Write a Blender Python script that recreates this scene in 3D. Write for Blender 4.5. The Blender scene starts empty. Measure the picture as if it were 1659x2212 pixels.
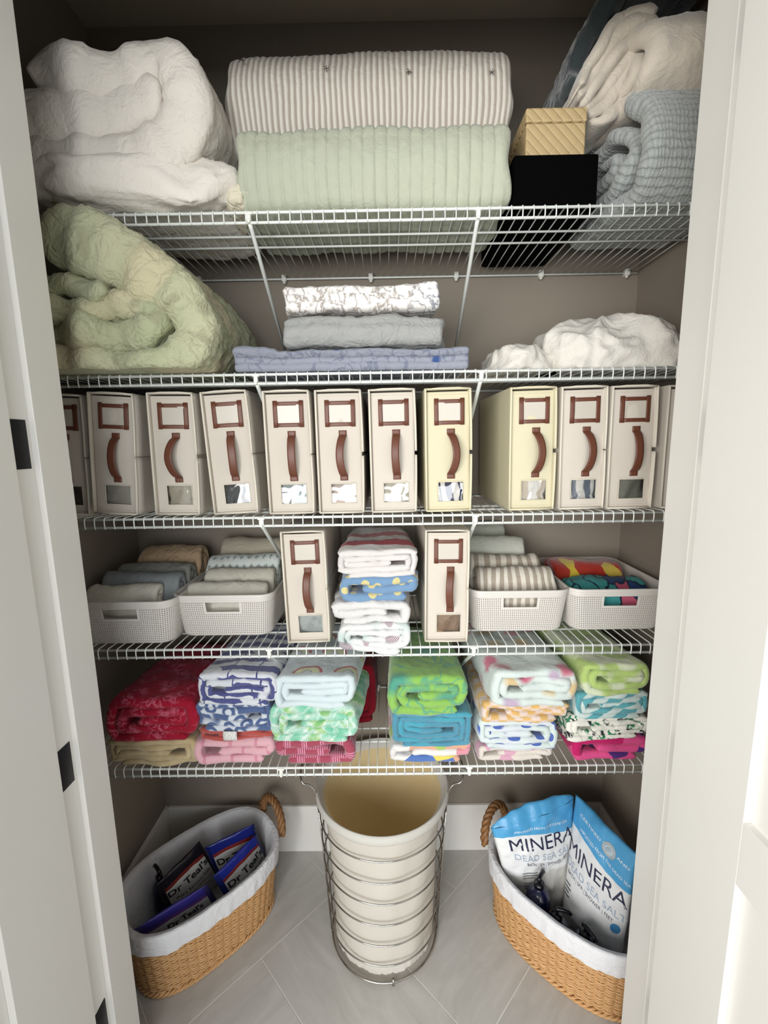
import bpy, bmesh, math, random
import numpy as np
from mathutils import Vector, Matrix, noise as mnoise
PI = math.pi
I = 0.0254                      # everything below is measured in inches
random.seed(7)
SC = bpy.context.scene
COL = SC.collection

# ------------------------------------------------------------------ camera (solved from the shelves' 1-inch wire spacing)
F_PX, PITCH, ROLL, YAW = 957.68, .1566, -.0148, -.0077
CAM = np.array([.2886, -43.857, 63.046])
_cy, _sy, _cp, _sp = math.cos(YAW), math.sin(YAW), math.cos(PITCH), math.sin(PITCH)
FW = np.array([_sy*_cp, _cy*_cp, -_sp]); _r = np.array([_cy, -_sy, 0.]); _u = np.cross(_r, FW)
RT = math.cos(ROLL)*_r + math.sin(ROLL)*_u; UP = -math.sin(ROLL)*_r + math.cos(ROLL)*_u
def at(px, py, Y=None, Z=None, X=None):
    """the point of the place seen at a pixel, on the plane Y=, Z= or X= (inches, floor is z 0)"""
    d = FW + (px-829.5)/F_PX*RT + (1106-py)/F_PX*UP
    if Y is not None: t = (Y-CAM[1])/d[1]
    elif Z is not None: t = (Z-CAM[2])/d[2]
    else: t = (X-CAM[0])/d[0]
    return CAM + t*d
cam = bpy.data.cameras.new('camera'); co = bpy.data.objects.new('camera', cam); COL.objects.link(co)
cam.sensor_fit = 'HORIZONTAL'; cam.sensor_width = 36; cam.lens = F_PX/1659*36; cam.clip_start = .02
co.matrix_world = Matrix(((RT[0], UP[0], -FW[0], CAM[0]*I), (RT[1], UP[1], -FW[1], CAM[1]*I), (RT[2], UP[2], -FW[2], CAM[2]*I), (0, 0, 0, 1)))
SC.camera = co

# ------------------------------------------------------------------ materials
def lin(c):
    if isinstance(c, str): c = [int(c[i:i+2], 16) for i in (0, 2, 4)]
    return tuple(((x/255)/12.92 if x/255 <= .04045 else ((x/255+.055)/1.055)**2.4) for x in c[:3]) + (1,)
class N:
    def __init__(s, name):
        s.m = bpy.data.materials.new(name); s.m.use_nodes = True; s.t = s.m.node_tree; s.t.nodes.clear()
        tc = s.t.nodes.new('ShaderNodeTexCoord'); s.UV = tc.outputs['UV']
        s.P = s.vm('MULTIPLY', tc.outputs['Object'], (1/I, 1/I, 1/I))
    def put(s, n, k, v):
        i = n.inputs[k]
        if isinstance(v, bpy.types.NodeSocket): s.t.links.new(v, i)
        elif v is not None:
            if isinstance(v, (tuple, list)) and i.type == 'VECTOR': v = v[:3]
            i.default_value = v
    def nd(s, typ, ins, out=0, **pr):
        n = s.t.nodes.new(typ)
        for k, v in pr.items(): setattr(n, k, v)
        for k, v in ins.items(): s.put(n, k, v)
        return n.outputs[out]
    def m_(s, op, a, b=None, c=None, clamp=False):
        return s.nd('ShaderNodeMath', {0: a, 1: b, 2: c} if c is not None else {0: a, 1: b} if b is not None else {0: a}, operation=op, use_clamp=clamp)
    def vm(s, op, a, b=None, out=0):
        return s.nd('ShaderNodeVectorMath', {0: a, 1: b} if b is not None else {0: a}, out, operation=op)
    def mix(s, f, a, b):
        n = s.t.nodes.new('ShaderNodeMix'); n.data_type = 'RGBA'
        s.put(n, 0, f); s.put(n, 6, a); s.put(n, 7, b); return n.outputs[2]
    def noise(s, v, sc=1., det=2., rough=.5, dist=0., col=False):
        return s.nd('ShaderNodeTexNoise', {'Vector': v, 'Scale': sc, 'Detail': det, 'Roughness': rough, 'Distortion': dist}, 1 if col else 0)
    def vor(s, v, sc=1., rnd=1., out=0, feature='F1', metric='EUCLIDEAN'):
        n = s.t.nodes.new('ShaderNodeTexVoronoi'); n.voronoi_dimensions = '2D'; n.feature = feature; n.distance = metric
        s.put(n, 'Vector', v); s.put(n, 'Scale', sc); s.put(n, 'Randomness', rnd); return n.outputs[out]
    def xyz(s, v):
        n = s.t.nodes.new('ShaderNodeSeparateXYZ'); s.put(n, 0, v); return n.outputs
    def comb(s, x, y, z=0.): return s.nd('ShaderNodeCombineXYZ', {0: x, 1: y, 2: z})
    def ramp(s, f, stops, const=False):
        n = s.t.nodes.new('ShaderNodeValToRGB'); r = n.color_ramp; r.interpolation = 'CONSTANT' if const else 'LINEAR'
        while len(r.elements) < len(stops): r.elements.new(.5)
        for e, (p, c) in zip(r.elements, stops): e.position = p; e.color = lin(c) if not isinstance(c, float) else (c, c, c, 1)
        s.put(n, 0, f); return n.outputs[0]
    def step(s, v, e0, e1): return s.nd('ShaderNodeMapRange', {0: v, 1: e0, 2: e1, 3: 0., 4: 1.})
    def warp(s, v, sc, amt):
        return s.vm('ADD', v, s.vm('MULTIPLY', s.vm('SUBTRACT', s.noise(v, sc, 2, col=True), (.5, .5, .5)), (amt, amt, amt)))
    def out(s, col, rough=.8, bump=None, bstr=.3, bdist=.05, **kw):
        b = s.t.nodes.new('ShaderNodeBsdfPrincipled'); s.put(b, 'Base Color', col if isinstance(col, bpy.types.NodeSocket) or (isinstance(col, tuple) and len(col) == 4) else lin(col))
        s.put(b, 'Roughness', rough)
        for k, v in kw.items(): s.put(b, k.replace('_', ' '), v)
        if bump is not None:
            s.put(b, 'Normal', s.nd('ShaderNodeBump', {'Height': bump, 'Strength': bstr, 'Distance': bdist*I}))
        o = s.t.nodes.new('ShaderNodeOutputMaterial'); s.t.links.new(b.outputs[0], o.inputs[0]); return s.m
def plain(name, c, rough=.5, **kw):
    n = N(name); return n.out(c, rough, n.noise(n.P, 6, 3), .15, .02, **kw)
def cloth(name, c, kind='sheet', wr=1., bd=.12, **kw):
    """c: sRGB colour or a function of the node helper that returns a colour socket"""
    n = N(name); col = c(n) if callable(c) else lin(c)
    w = n.warp(n.P, .35, 1.6)
    rid = n.m_('ABSOLUTE', n.m_('SUBTRACT', n.noise(w, .55, 3, .55, .6), .5))
    rid2 = n.m_('ABSOLUTE', n.m_('SUBTRACT', n.noise(n.vm('ADD', w, (7., 3., 9.)), 1.3, 2, .5, .4), .5))
    h = n.m_('ADD', n.m_('MULTIPLY', rid, 1.6*wr), n.m_('MULTIPLY', rid2, .5*wr))
    fine = {'sheet': (22., .03), 'terry': (11., .16), 'quilt': (16., .06), 'knit': (9., .2), 'fleece': (14., .1)}[kind]
    h = n.m_('ADD', h, n.m_('MULTIPLY', n.noise(n.P, fine[0], 2), fine[1]))
    sh = {'sheet': .1, 'terry': .35, 'quilt': .15, 'knit': .4, 'fleece': .5}[kind]
    if kind in ('terry', 'knit', 'fleece'):
        col = n.mix(n.m_('MULTIPLY', n.noise(n.P, fine[0]*.7, 3, .7), .25), col, n.mix(.5, col, (1, 1, 1, 1)) if kind == 'terry' else n.mix(.45, col, (0, 0, 0, 1)))
    if name.endswith('_d') or kind == 'terry' or name.startswith(('muslin', 'red_band')): col = n.mix(.17, col, (0, 0, 0, 1))
    return n.out(col, .9, h, .75, bd, Sheen_Weight=sh, Sheen_Roughness=.5, Specular_IOR_Level=.15, **kw)
M = {}
def mm(key, f):
    if key not in M: M[key] = f()
    return M[key]

# ------------------------------------------------------------------ mesh helpers
def setp(o, label=None, cat=None, group=None, kind=None):
    if label: o['label'] = label
    if cat: o['category'] = cat
    if group: o['group'] = group
    if kind: o['kind'] = kind
    return o
class MB:
    def __init__(s): s.v = []; s.f = []; s.uv = []; s.mi = []
    def add(s, v, f, uv=None, mi=0):
        k = len(s.v); s.v += [tuple(p) for p in v]; s.f += [tuple(i+k for i in q) for q in f]
        s.uv += list(uv) if uv is not None else [(0, 0)]*len(v); s.mi += [mi]*len(f); return s
    def box(s, a, b, mi=0):
        x0, y0, z0 = a; x1, y1, z1 = b
        v = [(x, y, z) for z in (z0, z1) for y in (y0, y1) for x in (x0, x1)]
        return s.add(v, [(0, 2, 3, 1), (4, 5, 7, 6), (0, 1, 5, 4), (1, 3, 7, 5), (3, 2, 6, 7), (2, 0, 4, 6)], [(p[0]+p[1], p[2]) for p in v], mi)
    def tube(s, pts, r, seg=8, closed=False, rf=None, mi=0, caps=True):
        p = [np.array(q, float) for q in pts]; n = len(p); V = []; F = []; U = []; nrm = None; L = 0
        for i in range(n):
            a = p[(i-1) % n] if (closed or i > 0) else p[i]; b = p[(i+1) % n] if (closed or i < n-1) else p[i]
            t = b-a; t = t/(np.linalg.norm(t)+1e-9)
            if nrm is None:
                h = np.array([0, 0, 1.]) if abs(t[2]) < .9 else np.array([1., 0, 0]); nrm = np.cross(t, h)
            nrm = nrm - t*(nrm@t); nrm /= np.linalg.norm(nrm)+1e-9; bi = np.cross(t, nrm)
            rr = r if rf is None else r*rf(i/(n-1)); L += np.linalg.norm(p[i]-p[i-1]) if i else 0
            for k in range(seg):
                an = 2*PI*k/seg; V.append(tuple(p[i]+rr*(math.cos(an)*nrm+math.sin(an)*bi))); U.append((L, k/seg))
        for i in range(n if closed else n-1):
            for k in range(seg):
                a, b = i*seg+k, i*seg+(k+1) % seg; c, d = ((i+1) % n)*seg+(k+1) % seg, ((i+1) % n)*seg+k
                F.append((a, b, c, d))
        if not closed and caps: F += [tuple(range(seg))[::-1], tuple((n-1)*seg+k for k in range(seg))]
        return s.add(V, F, U, mi)
    def grid(s, fn, nu, nv, u0=0, u1=1, v0=0, v1=1, mi=0, wrap=False, uvf=None, flip=False):
        V = []; U = []; F = []
        for j in range(nv+1):
            for i in range(nu+(0 if wrap else 1)):
                u = u0+(u1-u0)*i/nu; v = v0+(v1-v0)*j/nv; V.append(tuple(fn(u, v))); U.append(uvf(u, v) if uvf else (u, v))
        w = nu if wrap else nu+1
        for j in range(nv):
            for i in range(nu):
                a = j*w+i; b = j*w+(i+1) % w; q = (a, b, b+w, a+w); F.append(q[::-1] if flip else q)
        return s.add(V, F, U, mi)
    def build(s, name, mats, parent=None, loc=None, local=False, smooth=True, bevel=0, solid=0, sub=0, weld=False):
        me = bpy.data.meshes.new(name)
        v = np.array(s.v, float)
        off = np.zeros(3)
        if parent is not None and not local: off = np.array(parent['_o'])
        elif loc is not None and not local: off = np.array(loc, float)
        v = (v-off)*I
        me.from_pydata(v.tolist(), [], s.f)
        for m in (mats if isinstance(mats, (list, tuple)) else [mats]): me.materials.append(m)
        uvl = me.uv_layers.new(name='UVMap'); idx = np.empty(len(me.loops), int); me.loops.foreach_get('vertex_index', idx)
        uvl.data.foreach_set('uv', np.array(s.uv, float)[idx].ravel())
        me.polygons.foreach_set('material_index', s.mi)
        if smooth: me.polygons.foreach_set('use_smooth', [True]*len(me.polygons))
        if weld:
            b = bmesh.new(); b.from_mesh(me); bmesh.ops.remove_doubles(b, verts=b.verts, dist=1e-5); b.to_mesh(me); b.free()
        me.update()
        o = bpy.data.objects.new(name, me); COL.objects.link(o)
        if parent is not None: o.parent = parent; o['_o'] = list(off)
        else: o.location = off*I; o['_o'] = list(off)
        if solid: md = o.modifiers.new('s', 'SOLIDIFY'); md.thickness = solid*I; md.offset = 0
        if bevel:
            md = o.modifiers.new('b', 'BEVEL'); md.width = bevel*I; md.segments = 2; md.limit_method = 'ANGLE'; md.angle_limit = .7
        if sub: md = o.modifiers.new('u', 'SUBSURF'); md.levels = md.render_levels = sub
        return o
def thing(name, label, cat, loc, group=None, rot=None):
    o = bpy.data.objects.new(name, None); COL.objects.link(o); o.location = [c*I for c in loc]; o['_o'] = list(map(float, loc)); o.empty_display_size = .05
    if rot: o.rotation_euler = rot
    return setp(o, label, cat, group)
def nz(x, y, z, s=1., o=0.): return mnoise.noise(Vector((x*s+o, y*s-o*1.7, z*s+o*.3)))
def nv(x, y, z, s=1., o=0.): return mnoise.noise_vector(Vector((x*s+o, y*s-o*1.7, z*s+o*.3)))
def catmull(pts, ds):
    p = np.array(pts, float); q = np.vstack([2*p[0]-p[1], p, 2*p[-1]-p[-2]]); out = []
    for i in range(1, len(q)-2):
        a, b, c, d = q[i-1], q[i], q[i+1], q[i+2]; n = max(6, int(np.linalg.norm((c-b)[:2])/ds*2))
        for k in range(n):
            t = k/n; out.append(.5*((2*b)+(-a+c)*t+(2*a-5*b+4*c-d)*t*t+(-a+3*b-3*c+d)*t**3))
    out.append(p[-1]); out = np.array(out)
    L = np.r_[0, np.cumsum(np.linalg.norm(np.diff(out[:, :2], axis=0), axis=1))]
    n = max(8, int(L[-1]/ds)); s = np.linspace(0, L[-1], n)
    return np.stack([np.interp(s, L, out[:, k]) for k in range(out.shape[1])], 1), s
def spiral(W, H, t, turns=2.5, x0=0., z0=0., mir=False, squish=1.):
    """a flat coil: the section of a folded towel. returns (a, b, thickness) points, a in [x0, x0+W], b in [z0, z0+H]"""
    P = []; n = max(1, round((H/t-1)/2)); t = H/(2*n+1); h = t/2
    L, R, B, T = h, W-h, h, H-h
    P.append((L+(R-L)*.9, B, t))
    step = t
    for i in range(int(n*2)):
        if T-B < t*.5: break
        rr = min((T-B)/2, (R-L)/3)
        ex = min(rr, t*1.1)
        if i % 2 == 0:      # on the bottom run heading left, U-turn up at the left
            P += [(L+ex, B, t), (L+ex*.25, B+(T-B)*.15, t), (L, (B+T)/2, t), (L+ex*.25, T-(T-B)*.15, t), (L+ex, T, t)]
            B += step; L += step
        else:
            P += [(R-ex, T, t), (R-ex*.25, T-(T-B)*.15, t), (R, (B+T)/2, t), (R-ex*.25, B+(T-B)*.15, t), (R-ex, B, t)]
            T -= step; R -= step
    last = P[-1]; P.append(((L+R)/2, last[1], t)); P.append((L+(R-L)*(.22 if last[0] > (L+R)/2 else .78), last[1], t*.9))
    P = np.array(P)
    if mir: P[:, 0] = W-P[:, 0]
    P[:, 0] += x0; P[:, 1] += z0
    return P
def ribbon(path, w0, w1, axis='Y', ds=.35, dw=.45, warp=.25, ws=.22, wrk=.08, wks=.9, seed=0., edge=.25, fn=None, fat=1.):
    """a padded strip: its section follows the path, its width runs along the axis; returns an MB"""
    P, S = catmull(path, ds); n = len(P); V = []; U = []; F = []
    T = np.gradient(P[:, :2], axis=0); T /= np.linalg.norm(T, axis=1)[:, None]+1e-9
    Nn = np.stack([-T[:, 1], T[:, 0]], 1); Ltot = S[-1]; m = None
    K = max(3, int((w1-w0)/dw))
    for i in range(n):
        th = P[i, 2]*fat; d = min(S[i], Ltot-S[i]); hh = th/2
        if d < hh: hh *= math.sqrt(max(.02, 1-(1-d/hh)**2))
        r = min(th/2, .9)
        e0 = w0+edge*nz(S[i]*.35, seed, 0)*1.4; e1 = w1+edge*nz(S[i]*.35, seed+9, 0)
        ring = []
        for k in range(-3, 4):
            a = k*PI/6; ring.append((-math.sin(a), e0+r*(1-math.cos(a)), r*a))
        for k in range(1, K): ring.append((-1., e0+r+(e1-e0-2*r)*k/K, r*PI/2+(e1-e0-2*r)*k/K))
        for k in range(-3, 4):
            a = k*PI/6; ring.append((math.sin(a), e1-r*(1-math.cos(a)), math.copysign(r*PI/2+(e1-e0-2*r)+r*(PI/2-abs(a)), -k+.01)))
        for k in range(1, K): ring.append((1., e1-r-(e1-e0-2*r)*k/K, -(r*PI/2+(e1-e0-2*r)*(1-k/K))))
        m = len(ring)
        for c, o, arc in ring:
            a = P[i, 0]+Nn[i, 0]*c*hh; b = P[i, 1]+Nn[i, 1]*c*hh
            p = (a, o, b) if axis == 'Y' else (o, a, b)
            wv = nv(*p, ws, seed)
            wk = wrk*(1-2*abs(nz(*p, wks, seed+3)))*1.0 + wrk*.5*nz(*p, wks*2.3, seed+5)
            p = [p[0]+warp*wv[0], p[1]+warp*wv[1], p[2]+warp*wv[2]]
            da, db = Nn[i]*c*wk
            if axis == 'Y': p[0] += da; p[2] += db
            else: p[1] += da; p[2] += db
            if fn: p = fn(*p)
            V.append(p); U.append((S[i], o if axis == 'X' else arc))
    for i in range(n-1):
        for k in range(m):
            F.append((i*m+k, i*m+(k+1) % m, (i+1)*m+(k+1) % m, (i+1)*m+k))
    F += [tuple(range(m))[::-1], tuple((n-1)*m+k for k in range(m))]
    return MB().add(V, F, U)
def blob(c, r, e=2.6, seed=0., warp=.5, ws=.3, wrk=.3, wks=.7, nu=72, nvv=40, fn=None, flat=None):
    """a soft heap: superellipsoid with folds"""
    def f(u, v):
        th = 2*PI*u; ph = PI*(v-.5); cs = lambda a: math.copysign(abs(math.cos(a))**(2/e), math.cos(a)); sn = lambda a: math.copysign(abs(math.sin(a))**(2/e), math.sin(a))
        x, y, z = r[0]*cs(ph)*cs(th), r[1]*cs(ph)*sn(th), r[2]*sn(ph)
        p = np.array([c[0]+x, c[1]+y, c[2]+z]); n = np.array([x/r[0]**2, y/r[1]**2, z/r[2]**2]); n /= np.linalg.norm(n)+1e-9
        q = [p[k]+warp*nv(*p, ws, seed)[k] for k in range(3)]
        w = wrk*(.6-2*abs(nz(q[0], q[1], q[2]*1.3, wks, seed+2)))+wrk*.5*(.5-2*abs(nz(*q, wks*2.1, seed+6)))
        q = [q[k]+n[k]*w for k in range(3)]
        if flat is not None and q[2] < flat: q[2] = flat+.04*(q[2]-flat)
        return fn(*q) if fn else q
    return MB().grid(f, nu, nvv, wrap=True, uvf=lambda u, v: (u*2*(r[0]+r[1]), v*2*r[2]))

# ------------------------------------------------------------------ room
BACK, WL, WR, CEIL = 16.74, -34.65, 32.6, 112.
OL, OR, JF, JS, JB = -25.25, 22.9, -15.0, -11.15, -8.0     # opening, jamb front edge, stop, back edge
def wallmat():
    n = N('wall_paint'); return n.out('8a8175', .85, n.noise(n.P, 9, 3), .25, .03, Specular_IOR_Level=.2)
def woodwhite():
    n = N('white_trim_paint'); return n.out('e3e1db', .42, n.noise(n.vm('MULTIPLY', n.P, (6., 6., .3)), 2, 3), .08, .02)
MW, MT = wallmat(), woodwhite()
mceil = plain('ceiling_paint', 'b5aa98', .9)
def st(name, mb, m, **k): return setp(mb.build(name, m, **k), kind='structure')
st('wall_back', MB().box((WL-4, BACK, 0), (WR+4, BACK+3, CEIL)), MW, smooth=False)
st('wall_left', MB().box((WL-4, JB, 0), (WL, BACK, CEIL)), MW, smooth=False)
st('wall_right', MB().box((WR, JB, 0), (WR+4, BACK, CEIL)), MW, smooth=False)
st('ceiling', MB().box((WL-4, JB, CEIL), (WR+4, BACK+3, CEIL+3)), mceil, smooth=False)
wf = MB(); wf.box((-90, JB-4.6, 0), (OL-1.9, JB-.1, CEIL+3)); wf.box((OR+1.9, JB-4.6, 0), (90, JB-.1, CEIL+3)); wf.box((OL-1.9, JB-4.6, 97.5), (OR+1.9, JB-.1, CEIL+3))
st('wall_front', wf, MW, smooth=False)
# baseboards
def bb(name, a, b, cx, cy):
    mb = MB().box(a, b); mb.box((a[0]-(.0 if cx else 0), a[1]-cy*.0, b[2]), (b[0]-cx*.25, b[1] if not cy else b[1], b[2]+.25))
    return st(name, mb, MT, smooth=False, bevel=.08)
bb('baseboard_back', (WL+.5, BACK-.5, 0), (WR-.5, BACK, 7.7), 0, 1)
bb('baseboard_left', (WL, JB, 0), (WL+.5, BACK, 7.7), 1, 0)
bb('baseboard_right', (WR-.5, JB, 0), (WR, BACK, 7.7), 0, 0)
# jambs: rebated board + stop
for sx, x, nm in ((-1, OL, 'trim_1'), (1, OR, 'trim_2')):
    mb = MB()
    def bx(xa, xb, y0, y1, z1=96.5): mb.box((min(x+sx*xa, x+sx*xb), y0, 0), (max(x+sx*xa, x+sx*xb), y1, z1))
    bx(.48, 1.9, -13.0, JB); bx(0, .49, JS, JB)
    st(nm, mb, MT, smooth=False, bevel=.05)
mb = MB().box((OL-1.9, -13., 96.5), (OR+1.9, JB, 98)); mb.box((OL, JS, 96), (OR, JB, 96.5)); st('trim_3', mb, MT, smooth=False, bevel=.05)
for sx, x, nm in ((-1, OL-1.9, 'trim_4'), (1, OR+1.9, 'trim_5')):     # casing on the room side
    st(nm, MB().box((min(x, x+sx*3.2), -13.4, 0), (max(x, x+sx*3.2), -12.6, 98)), MT, smooth=False, bevel=.06)
# doors opened square into the room
mhinge = plain('black_hinge_metal', '16171a', .45, Metallic=.6)
def door(nm, xf, sx, y1, y0, stile, hx):
    """slab whose inner face is the plane x=xf; sx points away from the opening"""
    T = 1.4
    mb = MB(); X = lambda a: xf+sx*a
    def b(xa, xb, ya, yb, za, zb): mb.box((min(X(xa), X(xb)), min(ya, yb), za), (max(X(xa), X(xb)), max(ya, yb), zb))
    b(0, T, y1, y1-stile, .5, 95.8); b(0, T, y0+stile, y0, .5, 95.8)
    for za, zb in ((.5, 8.), (35.2, 39.6), (90.5, 95.8)): b(0, T, y1-stile, y0+stile, za, zb)
    b(.5, T-.5, y1-stile, y0+stile, 8., 90.5)
    d = setp(mb.build(nm, MT, loc=(xf, y1, 0), smooth=False, bevel=.04), kind='structure')
    for z in (10.6, 36.0, 61.5, 87.0):
        h = MB().box((min(hx, hx+sx*.06)-.02, -12.95, z), (max(hx, hx+sx*.06)+.02, JS-.3, z+3.5))
        h.tube([(hx, -13.08, z), (hx, -13.08, z+3.5)], .1, 10)
        h.build('hinge', mhinge, parent=d, bevel=.03)
    return d
door('door_1', OL-.2, -1, -13.05, -37., 6.5, OL-.44)
door('door_2', OR-1.0, 1, -13.1, -37., 6.7, OR+.44)
# floor: 12x24 tiles laid in a herringbone at 45 degrees
n = N('grey_floor_tile')
vv = n.vm('MULTIPLY', n.warp(n.UV, .12, 3.), (.05, .42, 1.))
st1 = n.noise(n.vm('ADD', vv, (3., 0., 0.)), 1.6, 4, .6, .4)
MTILE = n.out(n.ramp(st1, [(.25, 'aeaca7'), (.5, 'b8b6b1'), (.78, 'c4c2be')]), n.ramp(st1, [(.3, .34), (.7, .46)]), st1, .05, .02)
MGROUT = plain('floor_grout', 'e2e0d9', .9)
fl = MB(); fl.box((-90, -95, -2), (90, BACK, -.06), 1)
s2 = math.sqrt(.5); G = 12.0
def tile(u0, v0, u1, v1, vert):
    g = .07; a = [(u0*G+g, v0*G+g), (u1*G-g, v0*G+g), (u1*G-g, v1*G-g), (u0*G+g, v1*G-g)]
    W = [((u+v)*s2, (v-u)*s2) for u, v in a]
    if not any(-92 < x < 90 and -96 < y < BACK+8 for x, y in W): return
    r = random.uniform(0, 90); uv = [((v if vert else u)+r*3, (u if vert else v)+r) for u, v in a]
    fl.add([(x, y, 0) for x, y in W]+[(x, y, -.06) for x, y in W], [(0, 3, 2, 1), (0, 1, 5, 4), (1, 2, 6, 5), (2, 3, 7, 6), (3, 0, 4, 7)], uv+uv, 0)
for i in range(-12, 12):
    for j in range(-12, 12):
        m = (i+j+2) % 4
        if m == 0: tile(i-.05, j+.15, i+1.95, j+1.15, False)
        elif m == 2: tile(i-.05, j+.15, i+.95, j+2.15, True)
fo = st('floor', fl, [MTILE, MGROUT], smooth=False)
# clip tiles behind the back wall
b = bmesh.new(); b.from_mesh(fo.data); bmesh.ops.bisect_plane(b, geom=b.verts[:]+b.edges[:]+b.faces[:], plane_co=(0, (BACK+.1)*I, 0), plane_no=(0, 1, 0), clear_outer=True)
b.normal_update()
for f in b.faces:
    if f.material_index == 0 and abs(f.normal.z) > .9 and f.normal.z < 0: f.normal_flip()
b.to_mesh(fo.data); b.free()

# ------------------------------------------------------------------ wire shelves
MWIRE = plain('white_coated_wire', 'dfe3de', .35)
MPLA = plain('white_plastic', 'dcdcd4', .4)
SZ = [83.76, 69.6, 55.73, 41.70, 27.71]
OFFS = [.852, -11.134, -30.181, -30.416, -.193]
CLX = [(-11.9, 8.85), (-12.1, 9.4), (-12.4, 9.1), (-12.35, 9.15), (-11.8, 8.9)]
SL = ['white wire shelf holding the quilts, topmost of the five shelves', 'white wire shelf directly above the row of cream fabric boxes', 'white wire shelf the row of twelve cream fabric boxes stands on',
      'white wire shelf carrying the perforated bins, second from the bottom', 'white wire shelf carrying the colourful beach towels, lowest of the five']
for si, z in enumerate(SZ):
    t = thing('wire_shelf', SL[si], 'shelf', (0, 8, z), 'white wire closet shelves')
    x0, x1 = WL+.3, WR-.35; rod = lambda y, zz, r=.13: MB().tube([(x0, y, zz), (x1, y, zz)], r, 10)
    rod(0, z-.02).build('front_rod', MWIRE, t); rod(0, z-.86).build('front_rod', MWIRE, t)
    rod(4.4, z-.16, .11).build('middle_rod', MWIRE, t); rod(6.9, z-.16, .11).build('middle_rod', MWIRE, t)
    rod(16.3, z-.12, .12).build('back_rod', MWIRE, t)
    mb = MB(); fr = OFFS[si] % 1.0
    for k in range(-35, 33):
        x = k+fr
        if x < x0+.1 or x > x1-.1: continue
        mb.tube([(x, -.13, z-.98), (x, -.19, z-.5), (x, -.17, z-.02), (x, -.08, z+.12), (x, .1, z+.16), (x, 4., z+.05), (x, 10, z+.03), (x, 16.35, z+.02)], .062, 6)
    mb.build('wire_grid', MWIRE, t)
    for cx in CLX[si]:
        yb, zb = 16.6, z-12.5
        MB().tube([(cx, .05, z-.8), (cx, .5, z-1.1), (cx, yb-.1, zb)], .2, 10).build('support_brace', MWIRE, t)
        c = MB().box((cx-.2, -.26, z-.75), (cx+.2, .1, z-.2)); c.box((cx-.36, -.22, z-.22), (cx+.36, .12, z+.04)); c.box((cx-.14, -.32, z-.95), (cx+.14, .1, z-.6))
        c.build('shelf_clip', MPLA, t, bevel=.06, smooth=False)
    for cx in (-23.2, -12.4, -1.4, 9.4, 20.1, 30.9):
        c = MB().box((cx-.3, 15.95, z-.45), (cx+.3, BACK-.02, z+.35)); c.tube([(cx, 16.25, z-.7), (cx, 16.25, z-.3)], .2, 8)
        c.build('wall_clip', MPLA, t, bevel=.08)
# ------------------------------------------------------------------ cream fabric boxes
def leathermat():
    n = N('brown_leather'); return n.out(n.mix(n.noise(n.P, 5, 3), lin('58301f'), lin('6c3f2e')), .45, n.noise(n.P, 30, 2), .3, .02)
ML = leathermat()
def canvas(name, c):
    n = N(name); w = n.noise(n.warp(n.P, .5, 1.), .7, 2); x = n.xyz(n.P)
    wv = n.m_('MULTIPLY', n.m_('SINE', n.m_('MULTIPLY', x[0], 90.)), n.m_('SINE', n.m_('MULTIPLY', x[2], 90.)))
    return n.out(c, .8, n.m_('ADD', n.m_('MULTIPLY', w, .5), n.m_('MULTIPLY', wv, .02)), .5, .1, Specular_IOR_Level=.2)
MC = canvas('cream_canvas', 'c8c0b4'); MC2 = canvas('yellowed_canvas', 'cbc4a8'); MCP = canvas('cream_piping', 'd3ccbd'); MCP2 = canvas('yellowed_piping', 'd3ccb0')
n = N('clear_vinyl'); b_ = n.t.nodes.new('ShaderNodeBsdfTransparent'); g_ = n.t.nodes.new('ShaderNodeBsdfGlossy'); g_.inputs['Roughness'].default_value = .08
h_ = n.noise(n.warp(n.P, .5, .8), .7, 0, .5, .5); bp = n.nd('ShaderNodeBump', {'Height': h_, 'Strength': .7, 'Distance': .25*I}); n.t.links.new(bp, g_.inputs['Normal'])
mx = n.t.nodes.new('ShaderNodeMixShader'); fr_ = n.t.nodes.new('ShaderNodeFresnel'); fr_.inputs[0].default_value = 1.6; n.t.links.new(bp, fr_.inputs['Normal'])
n.t.links.new(n.m_('MULTIPLY', n.m_('ADD', fr_.outputs[0], .03), 1.6, clamp=True), mx.inputs[0]); n.t.links.new(b_.outputs[0], mx.inputs[1]); n.t.links.new(g_.outputs[0], mx.inputs[2])
o_ = n.t.nodes.new('ShaderNodeOutputMaterial'); n.t.links.new(mx.outputs[0], o_.inputs[0]); MVIN = n.m
MSLV = plain('label_sleeve_vinyl', 'bfb9ad', .4, Coat_Weight=.12)
BW, BH, BD = 4.72, 12.15, 14.2
def frame_pts(seed): return
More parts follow.
